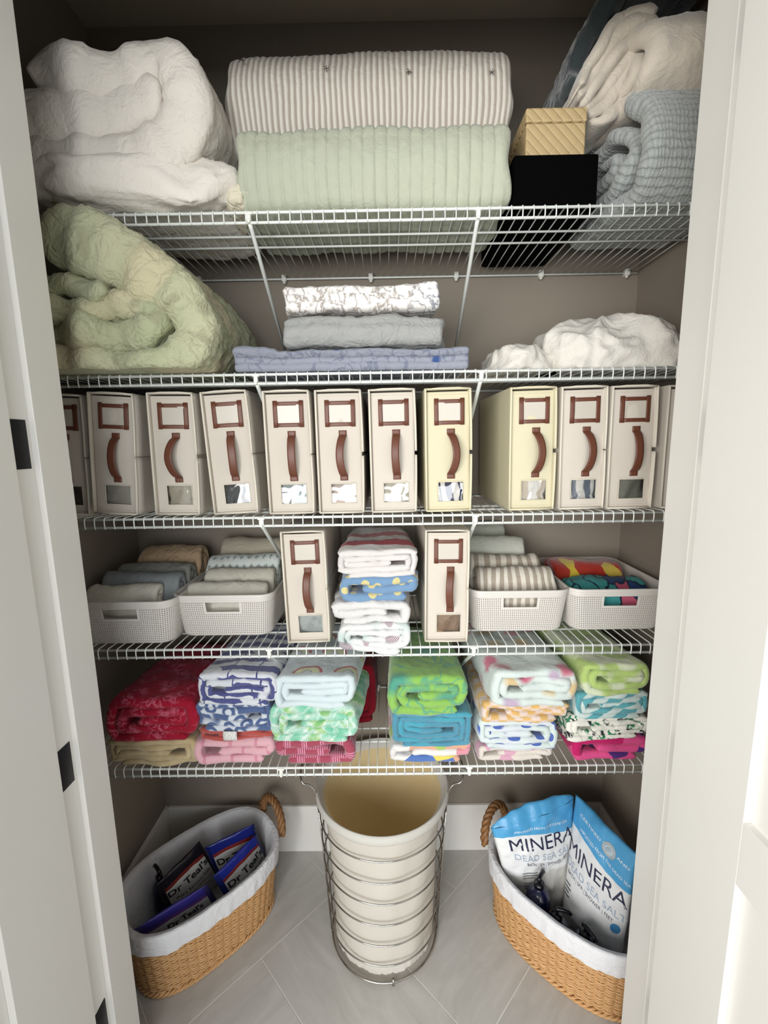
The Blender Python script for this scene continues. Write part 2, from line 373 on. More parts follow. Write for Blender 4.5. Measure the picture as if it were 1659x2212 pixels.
def storage_box(label, x, y, z, roll, yaw, bend, yel=False, seed=0., gap=.35, low=.0):
    t = thing('storage_box', label, 'storage box', (x, y, z), 'cream fabric storage boxes with brown leather handles', rot=(0, math.radians(roll), math.radians(yaw)))
    mc, mp = (MC2, MCP2) if yel else (MC, MCP)
    L = dict(parent=t, local=True)
    W, H, D = BW, BH, BD; fw = W-.32
    # body: five soft boards (left, back, bottom, top, right inner) around a recessed front
    mb = MB()
    for a, b in (((0, 0, 0), (.2, D, H)), ((.2, D-.2, 0), (fw, D, H)), ((.2, 0, 0), (fw+.1, D, .2)), ((.2, -.02, H-.2), (fw+.1, D, H)), ((fw-.1, .25, .2), (fw+.05, D, H-.2))): mb.box(a, b)
    mb.build('body', mc, smooth=False, bevel=.07, **L)
    # front panel, window hole left open
    wx0, wx1, wz0, wz1 = 1.28, 3.82, .98, 2.98
    xs = [.22, .7, wx0, (wx0+wx1)/2, wx1, fw-.25, fw-.05]; zs = [.18, .5, wz0, (wz0+wz1)/2, wz1, 4., 5.5, 7., 8.5, 10., 11.2, H-.35]
    mb = MB(); dn = lambda px, pz: .3-.22*math.sin(PI*min(1, max(0, (px-.2)/(fw-.2))))**.7*math.sin(PI*min(1, max(0, pz/H)))**.4+.05*nz(px, pz, seed, .6)
    def sub(a, n): 
        o = []
        for p, q in zip(a, a[1:]): o += [p+(q-p)*k/n for k in range(n)]
        return o+[a[-1]]
    XS, ZS = sub(xs, 4), sub(zs, 4); V = [(px, dn(px, pz), pz) for pz in ZS for px in XS]; w = len(XS); F = []
    for j in range(len(ZS)-1):
        for i in range(w-1):
            cx, cz = (XS[i]+XS[i+1])/2, (ZS[j]+ZS[j+1])/2
            if wx0 < cx < wx1 and wz0 < cz < wz1: continue
            F.append((j*w+i, j*w+i+1, (j+1)*w+i+1, (j+1)*w+i))
    mb.add(V, F, [(v[0], v[2]) for v in V]); mb.build('front_panel', mc, solid=.06, **L)
    mb = MB(); q = [(px, dn(px, pz)-.06, pz) for px, pz in ((wx0, wz0), (wx1, wz0), (wx1, wz1), (wx0, wz1))]
    mb.tube(q, .055, 6, closed=True); mb.build('window_trim', mp, **L)
    mb = MB().grid(lambda u, v: (wx0+(wx1-wx0)*u, dn(wx0+(wx1-wx0)*u, wz0+(wz1-wz0)*v)+.03, wz0+(wz1-wz0)*v), 6, 6); mb.build('window_pane', MVIN, **L)
    # piping round the rim
    mb = MB(); mb.tube([(.1, -.06, .05), (.09, -.07, H*.5), (.1, -.06, H-.1), (W*.3, -.08, H-.06), (W*.7, -.08, H-.06), (fw+.02, -.05, H-.14)], .11, 8)
    mb.tube([(.1, -.06, .08), (W*.5, -.07, .06), (fw, -.05, .08)], .1, 8); mb.build('piping', mp, **L)
    # stitching rows
    for zz in (.42, H-.62):
        mb = MB(); k = .45
        while k < fw-.35: mb.tube([(k, dn(k, zz)-.045, zz), (k+.09, dn(k+.09, zz)-.045, zz)], .022, 4); k += .15
        mb.build('stitching', mp, **L)
    # the opening side: two flaps that meet near mid height
    zc = 5.9
    for za, zb, s in ((zc+gap/2, H-.1, 1), (.05, zc-gap/2, -1)):
        mb = MB(); op = gap*.35
        def fl_(u, v, s=s, za=za, zb=zb):
            zz = za+(zb-za)*v; k = (1-v) if s > 0 else v
            return (fw+.06+.14*math.sin(PI*min(1, v*1.0))*.4+op*k*k*.8, -.05+u*(D), zz)
        g = [];
        mb.grid(fl_, 10, 10); f = mb.build('side_flap', mc, solid=.14, **L)
        p = MB(); p.tube([fl_(0, k/10.) for k in range(11)], .115, 8); p.build('flap_piping', mp, parent=f, local=True)
    # leather label holder
    fz0, fz1, fx0, fx1 = 8.58, 11.1, .95, 3.92; q = .42
    mb = MB(); Y = lambda px, pz: dn(px, pz)-.09
    def strip(xa, xb, za, zb, e=0.):
        mb.grid(lambda u, v: (xa+(xb-xa)*u, Y(xa+(xb-xa)*u, za+(zb-za)*v)-e, za+(zb-za)*v), 4, 4)
    strip(fx0, fx1, fz1-q, fz1-.05); strip(fx0, fx1, fz0+.05, fz0+q); strip(fx0, fx0+q, fz0, fz1+.06, .03); strip(fx1-q, fx1, fz0, fz1+.06, .03)
    mb.build('label_holder', ML, solid=.07, **L)
    MB().grid(lambda u, v: (fx0+q*.8+(fx1-fx0-q*1.6)*u, Y(fx0+.3, fz0+.5)+.02, fz0+q*.8+(fz1-fz0-q*1.6)*v), 4, 4).build('label_sleeve', MSLV, **L)
    # strap handle
    hx, ht, hb, hw = 2.62, 8.22, 3.3, .76; bow = .75+.25*abs(bend)
    def hp(u, v):
        zz = ht+(hb-ht)*v
        k = max(0., min(1., (v-.11)/.78)); arch = math.sin(PI*k)**.45 if 0 < k < 1 else 0
        off = bend*(math.sin(PI*k)**.8) + (low*math.sin(PI*k)*(k-.3))
        twist = .25*math.sin(PI*k)*bend
        return (hx+.12*nz(seed, 1, 1)+off+hw*(u-.5)*(1-.1*abs(bend)*math.sin(PI*k)), dn(hx, zz)-.1-bow*arch+twist*(u-.5), zz+.0)
    MB().grid(hp, 5, 44).build('handle', ML, solid=.08, **L)
    return t
def X_(px, py, Y): return at(px, py, Y=Y)[0]
MC_ = 55.95
BX = [  # px bottom-left, y, tilt, yaw, handle bend, yellowed
 (101, 1112, 1.2, 2.4, 0, .0, 0, 'dark corner box cut off by the left door jamb, holder and pane shadowed'),
 (203, 1110, .9, 3.4, 0, -.12, 0, 'box beside the left jamb, straight handle, crumpled white cloth in its window'),
 (337, 1112, .7, 0.8, 0, -.55, 0, 'box second in from the left jamb whose handle bows far to the left'),
 (463, 1112, .6, -2.6, 0, .15, 0, 'tilting box left of the shelf brace, dark navy cloth in its window'),
 (583, 1112, .4, -.6, 0, .0, 0, 'box right of the left shelf brace, straight handle, grey cloth in its window'),
 (690, 1110, .4, -.4, 0, -.3, 0, 'box with taupe sheets in its window and handle bowed a little left'),
 (803, 1108, .5, -.7, 0, -.15, 0, 'box with plain white sheets in its window, left of the yellowed striped-sheet box'),
 (920, 1104, .6, -.8, 0, .45, 1, 'yellowed box with navy-and-white striped cloth in its window, side flap agape'),
 (1098, 1101, .8, -.8, 0, .4, 1, 'yellowed box right of the empty gap, pale striped cloth in its window'),
 (1205, 1099, .9, -1.0, 0, .35, 0, 'box with blue-grey ticking stripe cloth in its window, handle twisted right'),
 (1308, 1098, .9, -.6, 0, .05, 0, 'box near the right jamb, grey-green sheet in its window'),
 (1424, 1094, 1.0, -.3, 0, .0, 0, 'last box on the right, almost hidden behind the right door jamb'),
]
BOXES = []
for k, (px, py, y, roll, yaw, bend, yel, lab) in enumerate(BX):
    x = X_(px, py, y)
    BOXES.append(storage_box('cream fabric '+lab, x, y, MC_+max(0, .04)+(math.sin(math.radians(max(0, roll)))*BW if 0 else 0)+(math.sin(math.radians(roll))*BW if roll > 0 else 0), roll, yaw, bend, bool(yel), k*3.1, gap=.12 if k in (0, 1, 3, 4, 9, 11) else .4))
for px, py, y, bend, lab, k in ((622, 1388, .9, -.15, 'box on the bin shelf, left of the folded towels', 20), (917, 1385, .8, -.2, 'box on the bin shelf, right of the folded towels', 21)):
    BOXES.append(storage_box('cream fabric '+lab, X_(px, py, y), y, 41.9, -1.2 if k == 20 else 0.3, 0, bend, False, k*1.7, gap=.1))
for b in BOXES[-2:]: b.location.z += 0.03*I
# what shows in the box windows: one bunched cloth per box
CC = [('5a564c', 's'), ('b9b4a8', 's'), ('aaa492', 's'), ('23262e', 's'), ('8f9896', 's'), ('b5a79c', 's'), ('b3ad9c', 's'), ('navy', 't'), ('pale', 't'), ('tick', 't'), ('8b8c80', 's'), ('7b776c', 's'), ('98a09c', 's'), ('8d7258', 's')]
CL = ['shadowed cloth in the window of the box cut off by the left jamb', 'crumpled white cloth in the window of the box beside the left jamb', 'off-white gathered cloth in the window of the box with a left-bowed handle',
      'dark navy cloth in the window of the tilting box', 'pale grey cloth in the window of the box right of the left shelf brace', 'taupe sheet in the window of a cream box', 'plain off-white sheets in the window of the box left of the yellowed box',
      'navy and white striped cloth in the window of a yellowed box', 'pale beige striped cloth in the window of the box right of the gap', 'blue-grey ticking stripe cloth in the window of a cream box', 'grey-green sheet in the window of the box near the right jamb',
      'dim cloth in the box mostly hidden by the right jamb', 'silvery cloth in the window of the lower box left of the towels', 'bronze satin in the window of the lower box right of the towels']
def stripecloth(name, a, b, f=5., axis=0, kind='sheet', wr=1., duty=.5, warp=.5, soft=.08):
    def c(n):
        v = n.xyz(n.warp(n.UV, .5, warp))[axis]
        s = n.m_('SINE', n.m_('MULTIPLY', v, f))
        return n.mix(n.step(s, (1-2*duty)-soft*2, (1-2*duty)+soft*2), lin(a), lin(b))
    return cloth(name, c, kind, wr)
for k, (b, (c, ty), lab) in enumerate(zip(BOXES, CC, CL)):
    if k == 11: continue
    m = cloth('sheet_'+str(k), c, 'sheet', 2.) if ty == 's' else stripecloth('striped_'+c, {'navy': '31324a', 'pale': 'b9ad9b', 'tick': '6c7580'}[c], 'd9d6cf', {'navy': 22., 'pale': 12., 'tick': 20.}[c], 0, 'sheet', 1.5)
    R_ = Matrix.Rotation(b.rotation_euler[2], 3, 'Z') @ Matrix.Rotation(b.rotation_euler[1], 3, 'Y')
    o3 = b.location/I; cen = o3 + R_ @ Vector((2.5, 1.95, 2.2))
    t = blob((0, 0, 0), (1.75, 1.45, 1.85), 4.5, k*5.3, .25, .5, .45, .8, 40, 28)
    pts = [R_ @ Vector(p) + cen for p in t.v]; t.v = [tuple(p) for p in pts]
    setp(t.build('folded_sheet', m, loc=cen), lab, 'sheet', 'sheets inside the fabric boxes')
# ------------------------------------------------------------------ top shelf
def pxpath(pts, Y, kpx=24.4):
    o = []
    for p in pts:
        q = at(p[0], p[1], Y=Y); o.append((q[0], q[2], p[2]/kpx))
    return o
WHITE = cloth('white_down_cover', 'd2ccc2', 'sheet', 1.3, .22)
GREENF = None
p = pxpath([(60, 152, 80), (125, 148, 88), (200, 162, 88), (262, 152, 84), (315, 132, 78), (362, 132, 84), (398, 178, 84), (405, 240, 92), (368, 305, 92), (300, 338, 92), (210, 348, 92), (110, 350, 92), (60, 345, 90), (12, 325, 88), (-8, 300, 80), (20, 268, 90), (80, 254, 100), (150, 252, 104), (220, 238, 104), (285, 218, 96), (335, 196, 84), (352, 190, 60)], -1.)
def squash_left(x, y, z): return (max(x, WL+.35+.02*(x-WL)) if x < WL+.35 else x, min(y, BACK-.3), z)
c = ribbon(p, -1.6, 12.5, 'Y', .28, .38, .3, .16, .16, .75, 1.2, .7, fn=squash_left, fat=1.1)
setp(c.build('folded_comforter', WHITE), 'big white puffy comforter folded over itself, on the top shelf at the left', 'comforter')
# white duvet below it, open end showing its filling
t = thing('folded_duvet', 'flatter white duvet under the big white comforter, corner hanging over the shelf front', 'duvet', (-22, 5, 84))
def duv(x, y, z):
    k = max(0, min(1, (-y-.2)/1.6)); g = math.exp(-((x+16.2)/2.2)**2)
    z -= (1.5*g+.3)*k*1.0
    return squash_left(x, y, max(z, 84.0) if y > .45 else max(z, 82.6-.6*g))
b_ = blob((-23.2, 5.3, 86.3), (10.9, 7.4, 2.25), 3.6, 4., .5, .2, .35, .5, 110, 44, fn=duv)
b_.build('cover', cloth('white_duvet_cover', 'd9d3c9', 'sheet', 1.1, .18), t)
b_ = blob((-12.9, 3.4, 85.35), (1.5, 3.4, 1.2), 3., 8., .25, .5, .35, 1.2, 50, 30); b_.build('inner_fold', cloth('duvet_lining', 'cfc8b2', 'sheet', 2.), t)
# striped quilt
def quiltstripe(n):
    v = n.xyz(n.warp(n.UV, .35, .25))[1]
    s = n.m_('SINE', n.m_('MULTIPLY', v, 11.5)); s2_ = n.m_('SINE', n.m_('MULTIPLY', v, 23.))
    f = n.step(n.m_('ADD', s, n.m_('MULTIPLY', s2_, .35)), -.35, .35)
    return n.mix(f, lin('a0978c'), lin('cdc8be'))
mq = cloth('ticking_stripe_quilt', quiltstripe, 'quilt', 1.2)
def qpleat(amp, f, x0, x1, sag=0., seed=0., cx=0.):
    def g(x, y, z):
        yy = y; k = amp*(abs(math.sin(x*f+nz(x, y, z, .3, seed)*1.2)))
        e = min(x-x0, x1-x, 2.)/2.; z2 = z
        return (x, y-k*.5, z+(k if z > 88 else k*.2)+sag*((x-cx)/12.)**2*-1.)
    return g
q0, q1 = at(478, 170, Y=3)[0], at(1110, 170, Y=3)[0]
sp = spiral(11.2, 9.0, 1.75, 2.5, 3.1, 90.9)
c = ribbon(sp, q0, q1, 'X', .4, .22, .3, .2, .06, 1., 2., .5, fn=qpleat(.09, 5.0, q0, q1, .25))
t = thing('folded_quilt', 'beige and white ticking-stripe quilt with dark tufts, stacked on the sage green one', 'quilt', (-1, 8, 90.9))
c.build('quilt_body', mq, t)
mtuft = plain('dark_thread', '1d1a1a', .8)
for px, py in ((524, 133), (705, 151), (883, 158), (1062, 159)):
    q = at(px, py, Y=3.05); mb = MB(); q[1] -= .12
    for k in range(5):
        a = k*2.4+px; mb.tube([q, q+np.array([.16*math.cos(a), -.12, .16*math.sin(a)]), q+np.array([.27*math.cos(a+.4), -.03, .27*math.sin(a+.4)])], .028, 4)
    mb.build('tuft', mtuft, t)
# sage green channel quilt
mg = cloth('sage_quilt', 'acb09d', 'quilt', 1.3)
def chan(x, y, z):
    q_ = ((x+.3)/1.06) % 1.0; q_ = min(q_, 1-q_)*1.06
    k = -.12*math.exp(-(q_/.1)**2)+.03*math.sin(q_*PI/1.06)
    dz = z-87.5; dy = y-7
    cz = 1 if z > 88 else -1 if z < 86.5 else 0
    return (x, y-(k if y < 4 else 0)*1.0, z+k*(cz if cz > 0 else cz))
g0, g1 = at(507, 370, Y=.2)[0], at(1105, 370, Y=.2)[0]
sp = spiral(12.6, 7.1, 1.7, 2., -.3, 83.98)
c = ribbon(sp, g0, g1, 'X', .35, .12, .28, .22, .06, .9, 5., .35, fn=lambda x, y, z: chan(*(lambda a: (a[0], a[1], max(a[2], 83.93)))((x, y, z))))
setp(c.build('folded_quilt', mg), 'sage green channel-stitched quilt folded on the top shelf, under the striped quilt', 'quilt')
# black fabric box, quilted beige box on it
mblack = plain('black_felt', '040404', 1., Specular_IOR_Level=.05)
kx0, kx1 = 12.15, 19.9
mb = MB().box((kx0, .8, 83.95), (kx1, 14.6, 88.55)); setp(mb.build('fabric_bin', mblack, smooth=False, bevel=.25), 'black fabric bin on the top shelf, under the small beige quilted box', 'bin')
n = N('beige_quilted_leather'); x = n.xyz(n.P)
d1 = n.m_('ABSOLUTE', n.m_('SINE', n.m_('MULTIPLY', n.m_('ADD', n.m_('ADD', x[0], x[1]), x[2]), 3.4))); d2 = n.m_('ABSOLUTE', n.m_('SINE', n.m_('MULTIPLY', n.m_('SUBTRACT', n.m_('ADD', x[0], x[1]), n.m_('MULTIPLY', x[2], .9)), 3.4*.5)))
hq = n.m_('ADD', n.m_('POWER', d1, .4), n.m_('MULTIPLY', n.m_('POWER', d2, .3), .5))
mbei = n.out('b39c72', .6, hq, .9, .09)
bx0, by0 = at(1135, 300, Y=1.6)[0], 1.6; bx1 = at(1267, 300, Y=1.6)[0]; bz1 = at(1200, 231, Y=1.6)[2]
t = thing('keepsake_box', 'small beige diamond-quilted box with a lid, resting on the black bin', 'box', (bx0, by0, 88.6))
MB().box((bx0+.06, by0+.06, 88.58), (bx1-.06, by0+6.4, bz1-1.2)).build('box_base', mbei, t, smooth=False, bevel=.15)
MB().box((bx0, by0, bz1-1.17), (bx1, by0+6.46, bz1)).build('lid', mbei, t, smooth=False, bevel=.15)
# grey knitted blanket
def knit(n):
    return n.mix(n.noise(n.P, 1.2, 3), lin('8b908d'), lin('a5a9a5'))
n = N('grey_knit'); v = n.xyz(n.warp(n.UV, 1.2, .5))
row = n.m_('ABSOLUTE', n.m_('SINE', n.m_('MULTIPLY', v[0], 6.))); st_ = n.m_('ABSOLUTE', n.m_('SINE', n.m_('ADD', n.m_('MULTIPLY', v[1], 9.), n.m_('MULTIPLY', v[0], 1.3))))
hh = n.m_('ADD', n.m_('MULTIPLY', n.m_('POWER', row, .5), .6), n.m_('ADD', n.m_('MULTIPLY', st_, .25), n.m_('MULTIPLY', n.noise(n.P, 7, 3), .7)))
mk = n.out(n.mix(n.step(hh, .35, 1.2), lin('747a78'), lin('a6aaa7')), .95, hh, 1., .14, Sheen_Weight=.4)
def gkf(x, y, z):
    x2 = x-.13*(y+1)*max(0, 1-(x-22.6)/9.) + .5*math.sin((z-84)/10*PI)*0
    return (min(x2, WR-.3), min(y, BACK-.25), max(z, 83.95))
sp = [(11, 85.0, 1.7), (5, 84.9, 1.9), (1.2, 85.1, 2.), (-.6, 86.8, 1.9), (-.7, 89.2, 1.9), (.3, 91.6, 1.9), (2.6, 93.4, 1.8), (5.5, 93.9, 1.6), (9, 93.2, 1.5), (12.2, 91.2, 1.5), (12.6, 89, 1.5), (11, 87, 1.5), (7, 86.6, 1.5), (3.2, 86.9, 1.5), (1.6, 88.4, 1.4), (2.2, 90.4, 1.3), (4.6, 91.6, 1.2), (8, 91.2, 1.2), (9.6, 89.6, 1.1), (7.5, 88.5, 1.1), (4.6, 88.5, 1.1), (4., 89.6, .9), (6, 89.9, .9)]
c = ribbon(sp, 22.9, WR-.5, 'X', .4, .4, .3, .25, .08, 1.1, 11., .6, fn=gkf)
setp(c.build('folded_blanket', mk), 'grey knitted blanket rolled up on the top shelf beside the black bin', 'blanket')
# cream blanket on top of it, with a tail that hangs to the left
mcb = cloth('cream_fleece', 'c9bfb0', 'fleece', 1.6)
t = thing('folded_blanket', 'cream ribbed fleece blanket on the grey knitted one, folds spilling out at its left', 'blanket', (26, 6, 95))
sp = [(10, 96., 1.3), (5, 95.6, 1.6), (1.3, 95.8, 1.6), (-.3, 97.2, 1.6), (-.3, 99.2, 1.6), (.8, 101.2, 1.6), (3.4, 102.3, 1.5), (8, 102.2, 1.4), (12, 101, 1.3), (12.5, 98.6, 1.2), (10, 97.5, 1.2), (5, 97.2, 1.1), (2, 97.7, 1.1), (1.7, 99.3, 1.), (3.5, 100.5, 1.), (8, 100.2, .9)]
sp = [(a_, 93.1+(b_-95.)*.80, c_) for a_, b_, c_ in sp]
sl = lambda x, y, z: (min(x-.16*(y+1)*max(0, 1-(x-22)/8.), WR-.3), min(y, BACK-.3), z+.05*(x-27))
ribbon(sp, 22.8, WR-.5, 'X', .36, .36, .35, .3, .12, .8, 21., .8, fn=sl).build('blanket_body', mcb, t)
for k in range(6):
    pts = pxpath([(1395+6*k, 62+17*k, 26), (1345+9*k, 62+19*k, 24), (1306+9*k, 92+22*k, 22), (1276+8*k, 140+22*k, 20), (1250+7*k, 186+18*k, 16), (1232+6*k, 226+10*k, 10)], 3.2+k*.1, 22.)
    ribbon(pts, 1.4+k*.25, 9.5-k*.3, 'Y', .34, .5, .4, .3, .1, .9, 30+k*4., .5, fn=lambda x, y, z: (x, y, max(z, 93.0 if 12 < x < 19.2 else 84.2))).build('loose_fold', mcb, t)
mdk = cloth('charcoal_throw', '3a4445', 'fleece', 1.6)
sp = pxpath([(1540, -62, 36), (1470, -52, 36), (1400, -40, 36), (1340, -18, 36), (1296, 28, 34), (1268, 82, 28), (1246, 140, 20), (1230, 190, 14)], 4.8, 20.)
def dkf(x, y, z):
    k = max(0, min(1, (x-20.5)/4.)); return (min(x, WR-.3), min(y-3.6*k*(1-min(1, (y-4.)/11.)), BACK-.3), z-.35*k)
c = ribbon(sp, 4.4, 15.6, 'Y', .35, .45, .4, .25, .25, .6, 41., .8, fn=dkf)
setp(c.build('throw_blanket', mdk), 'dark slate throw blanket heaped on the cream blanket, top right corner', 'blanket')

# ------------------------------------------------------------------ second shelf
def floralg(n):
    u = n.warp(n.UV, .3, 2.); d = n.vor(u, .16, 1.); d3 = n.vor(n.warp(n.UV, .9, 1.4), .34, 1.); e = n.vor(n.warp(n.UV, .5, 1.5), .22, 1., feature='DISTANCE_TO_EDGE')
    a = n.mix(n.step(n.noise(u, .22, 2), .35, .65), lin('a8ad8c'), lin('b9b99a'))
    a = n.mix(n.m_('MULTIPLY', n.m_('SUBTRACT', 1., n.step(d, .18, .42)), .75), a, lin('c8bd9c'))
    a = n.mix(n.m_('MULTIPLY', n.m_('SUBTRACT', 1., n.step(d3, .10, .2)), .5), a, lin('8c8a70'))
    return n.mix(n.m_('MULTIPLY', n.m_('SUBTRACT', 1., n.step(e, .006, .025)), .3), a, lin('959377'))
mgf = cloth('green_floral_cotton', floralg, 'sheet', 1.9, .3)
s_ = 1/2.37
cp = [(205, 1205, 250), (330, 1215, 250), (470, 1262, 250), (610, 1325, 240), (740, 1395, 220), (860, 1470, 195), (945, 1560, 175), (985, 1680, 175), (955, 1790, 160), (850, 1852, 130), (700, 1868, 115), (500, 1862, 120), (300, 1850, 130), (190, 1840, 130), (60, 1790, 130), (90, 1735, 110), (250, 1720, 125), (430, 1712, 135), (600, 1710, 130), (740, 1690, 120), (800, 1630, 105), (720, 1560, 95), (600, 1550, 90), (480, 1600, 80), (340, 1600, 90), (220, 1560, 90), (240, 1480, 80), (330, 1450, 80), (450, 1500, 80), (560, 1500, 70)]
p = pxpath([(a*s_, b*s_, c*s_) for a, b, c in cp], -2.6, 25.)
def gf(x, y, z):
    k = max(0, (y+2.6))/14.
    if y > -.6 and z > 83.2: z = 83.2+(z-83.2)*.02
    if y > -.6: z = max(z, 69.85)
    return (max(x, WL+.35), min(y, BACK-.3), max(z, 69.85))
c = ribbon(p, -3.4, 13.2, 'Y', .3, .42, .4, .3, .3, .8, 51., 1.2, fn=gf, fat=1.2)
# its top is pushed down where it passes beneath the shelf above
def under(v):
    x, y, z = v
    lim = 82.3 if y > .2 else 82.3+min(1, (.2-y)/1.2)*4.
    if z > lim-2.5: z = lim-2.5+2.5*(1-math.exp(-(z-lim+2.5)/2.5))
    return (x, y, z)
c.v = [under(v) for v in c.v]
setp(c.build('folded_comforter', mgf), 'pale green floral comforter bunched in a roll at the left of the second shelf', 'comforter')
def loaf(name, label, cat, pl, pr, pt, pb, Y, D, t, mat, seed, turns=2., group=None, z0=None, warp=.25, wrk=.1, skew=0., fn=None, round_=.6, build=True, edge=.3):
    """a folded cloth whose rounded fold faces the room, seen between pixels pl..pr and pt..pb at depth Y"""
    x0 = at(pl, (pt+pb)/2, Y=Y)[0]; x1 = at(pr, (pt+pb)/2, Y=Y)[0]
    zb = at((pl+pr)/2, pb, Y=Y)[2] if z0 is None else z0; zt = at((pl+pr)/2, pt, Y=Y+.8)[2]
    sp = spiral(D, max(zt-zb, t*1.1), t, turns, Y, zb)
    f2 = (lambda x, y, z: fn(x, min(y, BACK-.2), z)) if fn else (lambda x, y, z: (x, min(y, BACK-.2), z))
    c = ribbon(sp, x0, x1, 'X', .35, .4, warp, .22, wrk, .8, seed, edge, fn=f2)
    if not build: return c
    return setp(c.build(name, mat), label, cat, group)
fz = lambda zmin: (lambda x, y, z: (x, y, max(z, zmin)))
def wfl(n):
    u = n.warp(n.UV, 1.2, 1.1); e = n.vor(n.warp(n.UV, .8, 1.6), .75, 1., feature='DISTANCE_TO_EDGE'); d = n.vor(u, .8, 1.)
    x = n.xyz(n.UV)[1]
    tint = n.mix(n.step(x, 2., 6.5), lin('a49c95'), lin('6f7d92'))
    l = n.m_('SUBTRACT', 1., n.step(n.m_('ABSOLUTE', n.m_('SUBTRACT', n.noise(n.warp(n.UV, 1., 1.5), .8, 3), .5)), .012, .05))
    f = n.m_('MAXIMUM', n.m_('MULTIPLY', n.m_('SUBTRACT', 1., n.step(d, .1, .24)), .65), l)
    return n.mix(f, lin('e6e3df'), tint)
BL = 70.
loaf('sheet_set', 'folded blue-grey sheet with a small dark blue flower, bottom of the middle pile', 'sheets', 508, 1014, 757, 805, -.3, 12.5, .85, cloth('periwinkle_sheet', lambda n: n.mix(n.m_('SUBTRACT', 1., n.step(n.vor(n.warp(n.UV, 1., .8), .22, 1.), .06, .12)), n.mix(n.m_('SUBTRACT', 1., n.step(n.m_('ABSOLUTE', n.m_('SUBTRACT', n.noise(n.warp(n.UV, .8, 1.4), .5, 3), .5)), .008, .03)), lin('8d919d'), lin('747a8a')), lin('39507f')), 'sheet', 1.3), 61., 1.5, 'sheet sets on the second shelf', 69.86, fn=lambda x, y, z: (x, y, max(z+.3*(1 if x < -10 else 0)*max(0, z-71), 69.82)))
loaf('sheet_set', 'folded plain grey sheet in the middle of the pile of three', 'sheets', 612, 962, 688, 760, .5, 12., 1.3, cloth('grey_sheet', '9c9d9a', 'sheet', 1.8, .2), 63., 1.6, 'sheet sets on the second shelf', 72.25, .4, .16)
loaf('sheet_set', 'folded white sheet with grey leafy flowers, top of the pile of three', 'sheets', 605, 948, 618, 690, 1., 11., 1.25, cloth('white_floral_sheet', wfl, 'sheet', 1.4), 67., 1.6, 'sheet sets on the second shelf', 75.7, .35, .15)
mws = cloth('white_sateen', 'd2cec5', 'sheet', 1.2, .2)
fr3 = lambda x, y, z: (min(x, WR-.3), y, max(z, 69.85))
setp(blob((23.9, 6.4, 71.0), (7.4, 5.6, 4.0), 2.9, 71., .9, .2, .75, .27, 170, 90, fn=fr3).build('crumpled_sheet', mws), 'large white sheet in a crumpled heap, right end of the second shelf', 'sheet')
setp(blob((14.4, 6.2, 70.5), (3.6, 4.6, 2.3), 2.6, 75., .7, .3, .55, .33, 120, 66, fn=fr3).build('crumpled_pillowcase', mws), 'small white crumpled cloth just left of the large crumpled sheet', 'pillowcase')
# ------------------------------------------------------------------ perforated plastic bins
MBIN = plain('warm_white_plastic', 'd2cdc6', .45)
def rrect(w, d, r, s):
    """point at arc length fraction s round a rounded rectangle (x 0..w, y 0..d), starting mid front"""
    segs = [('l', (w/2, 0), (w-r, 0)), ('a', (w-r, r), -90), ('l', (w, r), (w, d-r)), ('a', (w-r, d-r), 0), ('l', (w-r, d), (r, d)), ('a', (r, d-r), 90), ('l', (0, d-r), (0, r)), ('a', (r, r), 180), ('l', (r, 0), (w/2, 0))]
    Ls = [math.dist(q[1], q[2]) if q[0] == 'l' else PI*r/2 for q in segs]; t = (s % 1)*sum(Ls)
    for q, L in zip(segs, Ls):
        if t <= L+1e-9:
            if q[0] == 'l': k = t/L if L else 0; return (q[1][0]+(q[2][0]-q[1][0])*k, q[1][1]+(q[2][1]-q[1][1])*k)
            a = math.radians(q[2]+90*t/L); return (q[1][0]+r*math.cos(a), q[1][1]+r*math.sin(a))
        t -= L
    return segs[-1][2]
BNW, BND, BNH = 11.1, 13.6, 5.0
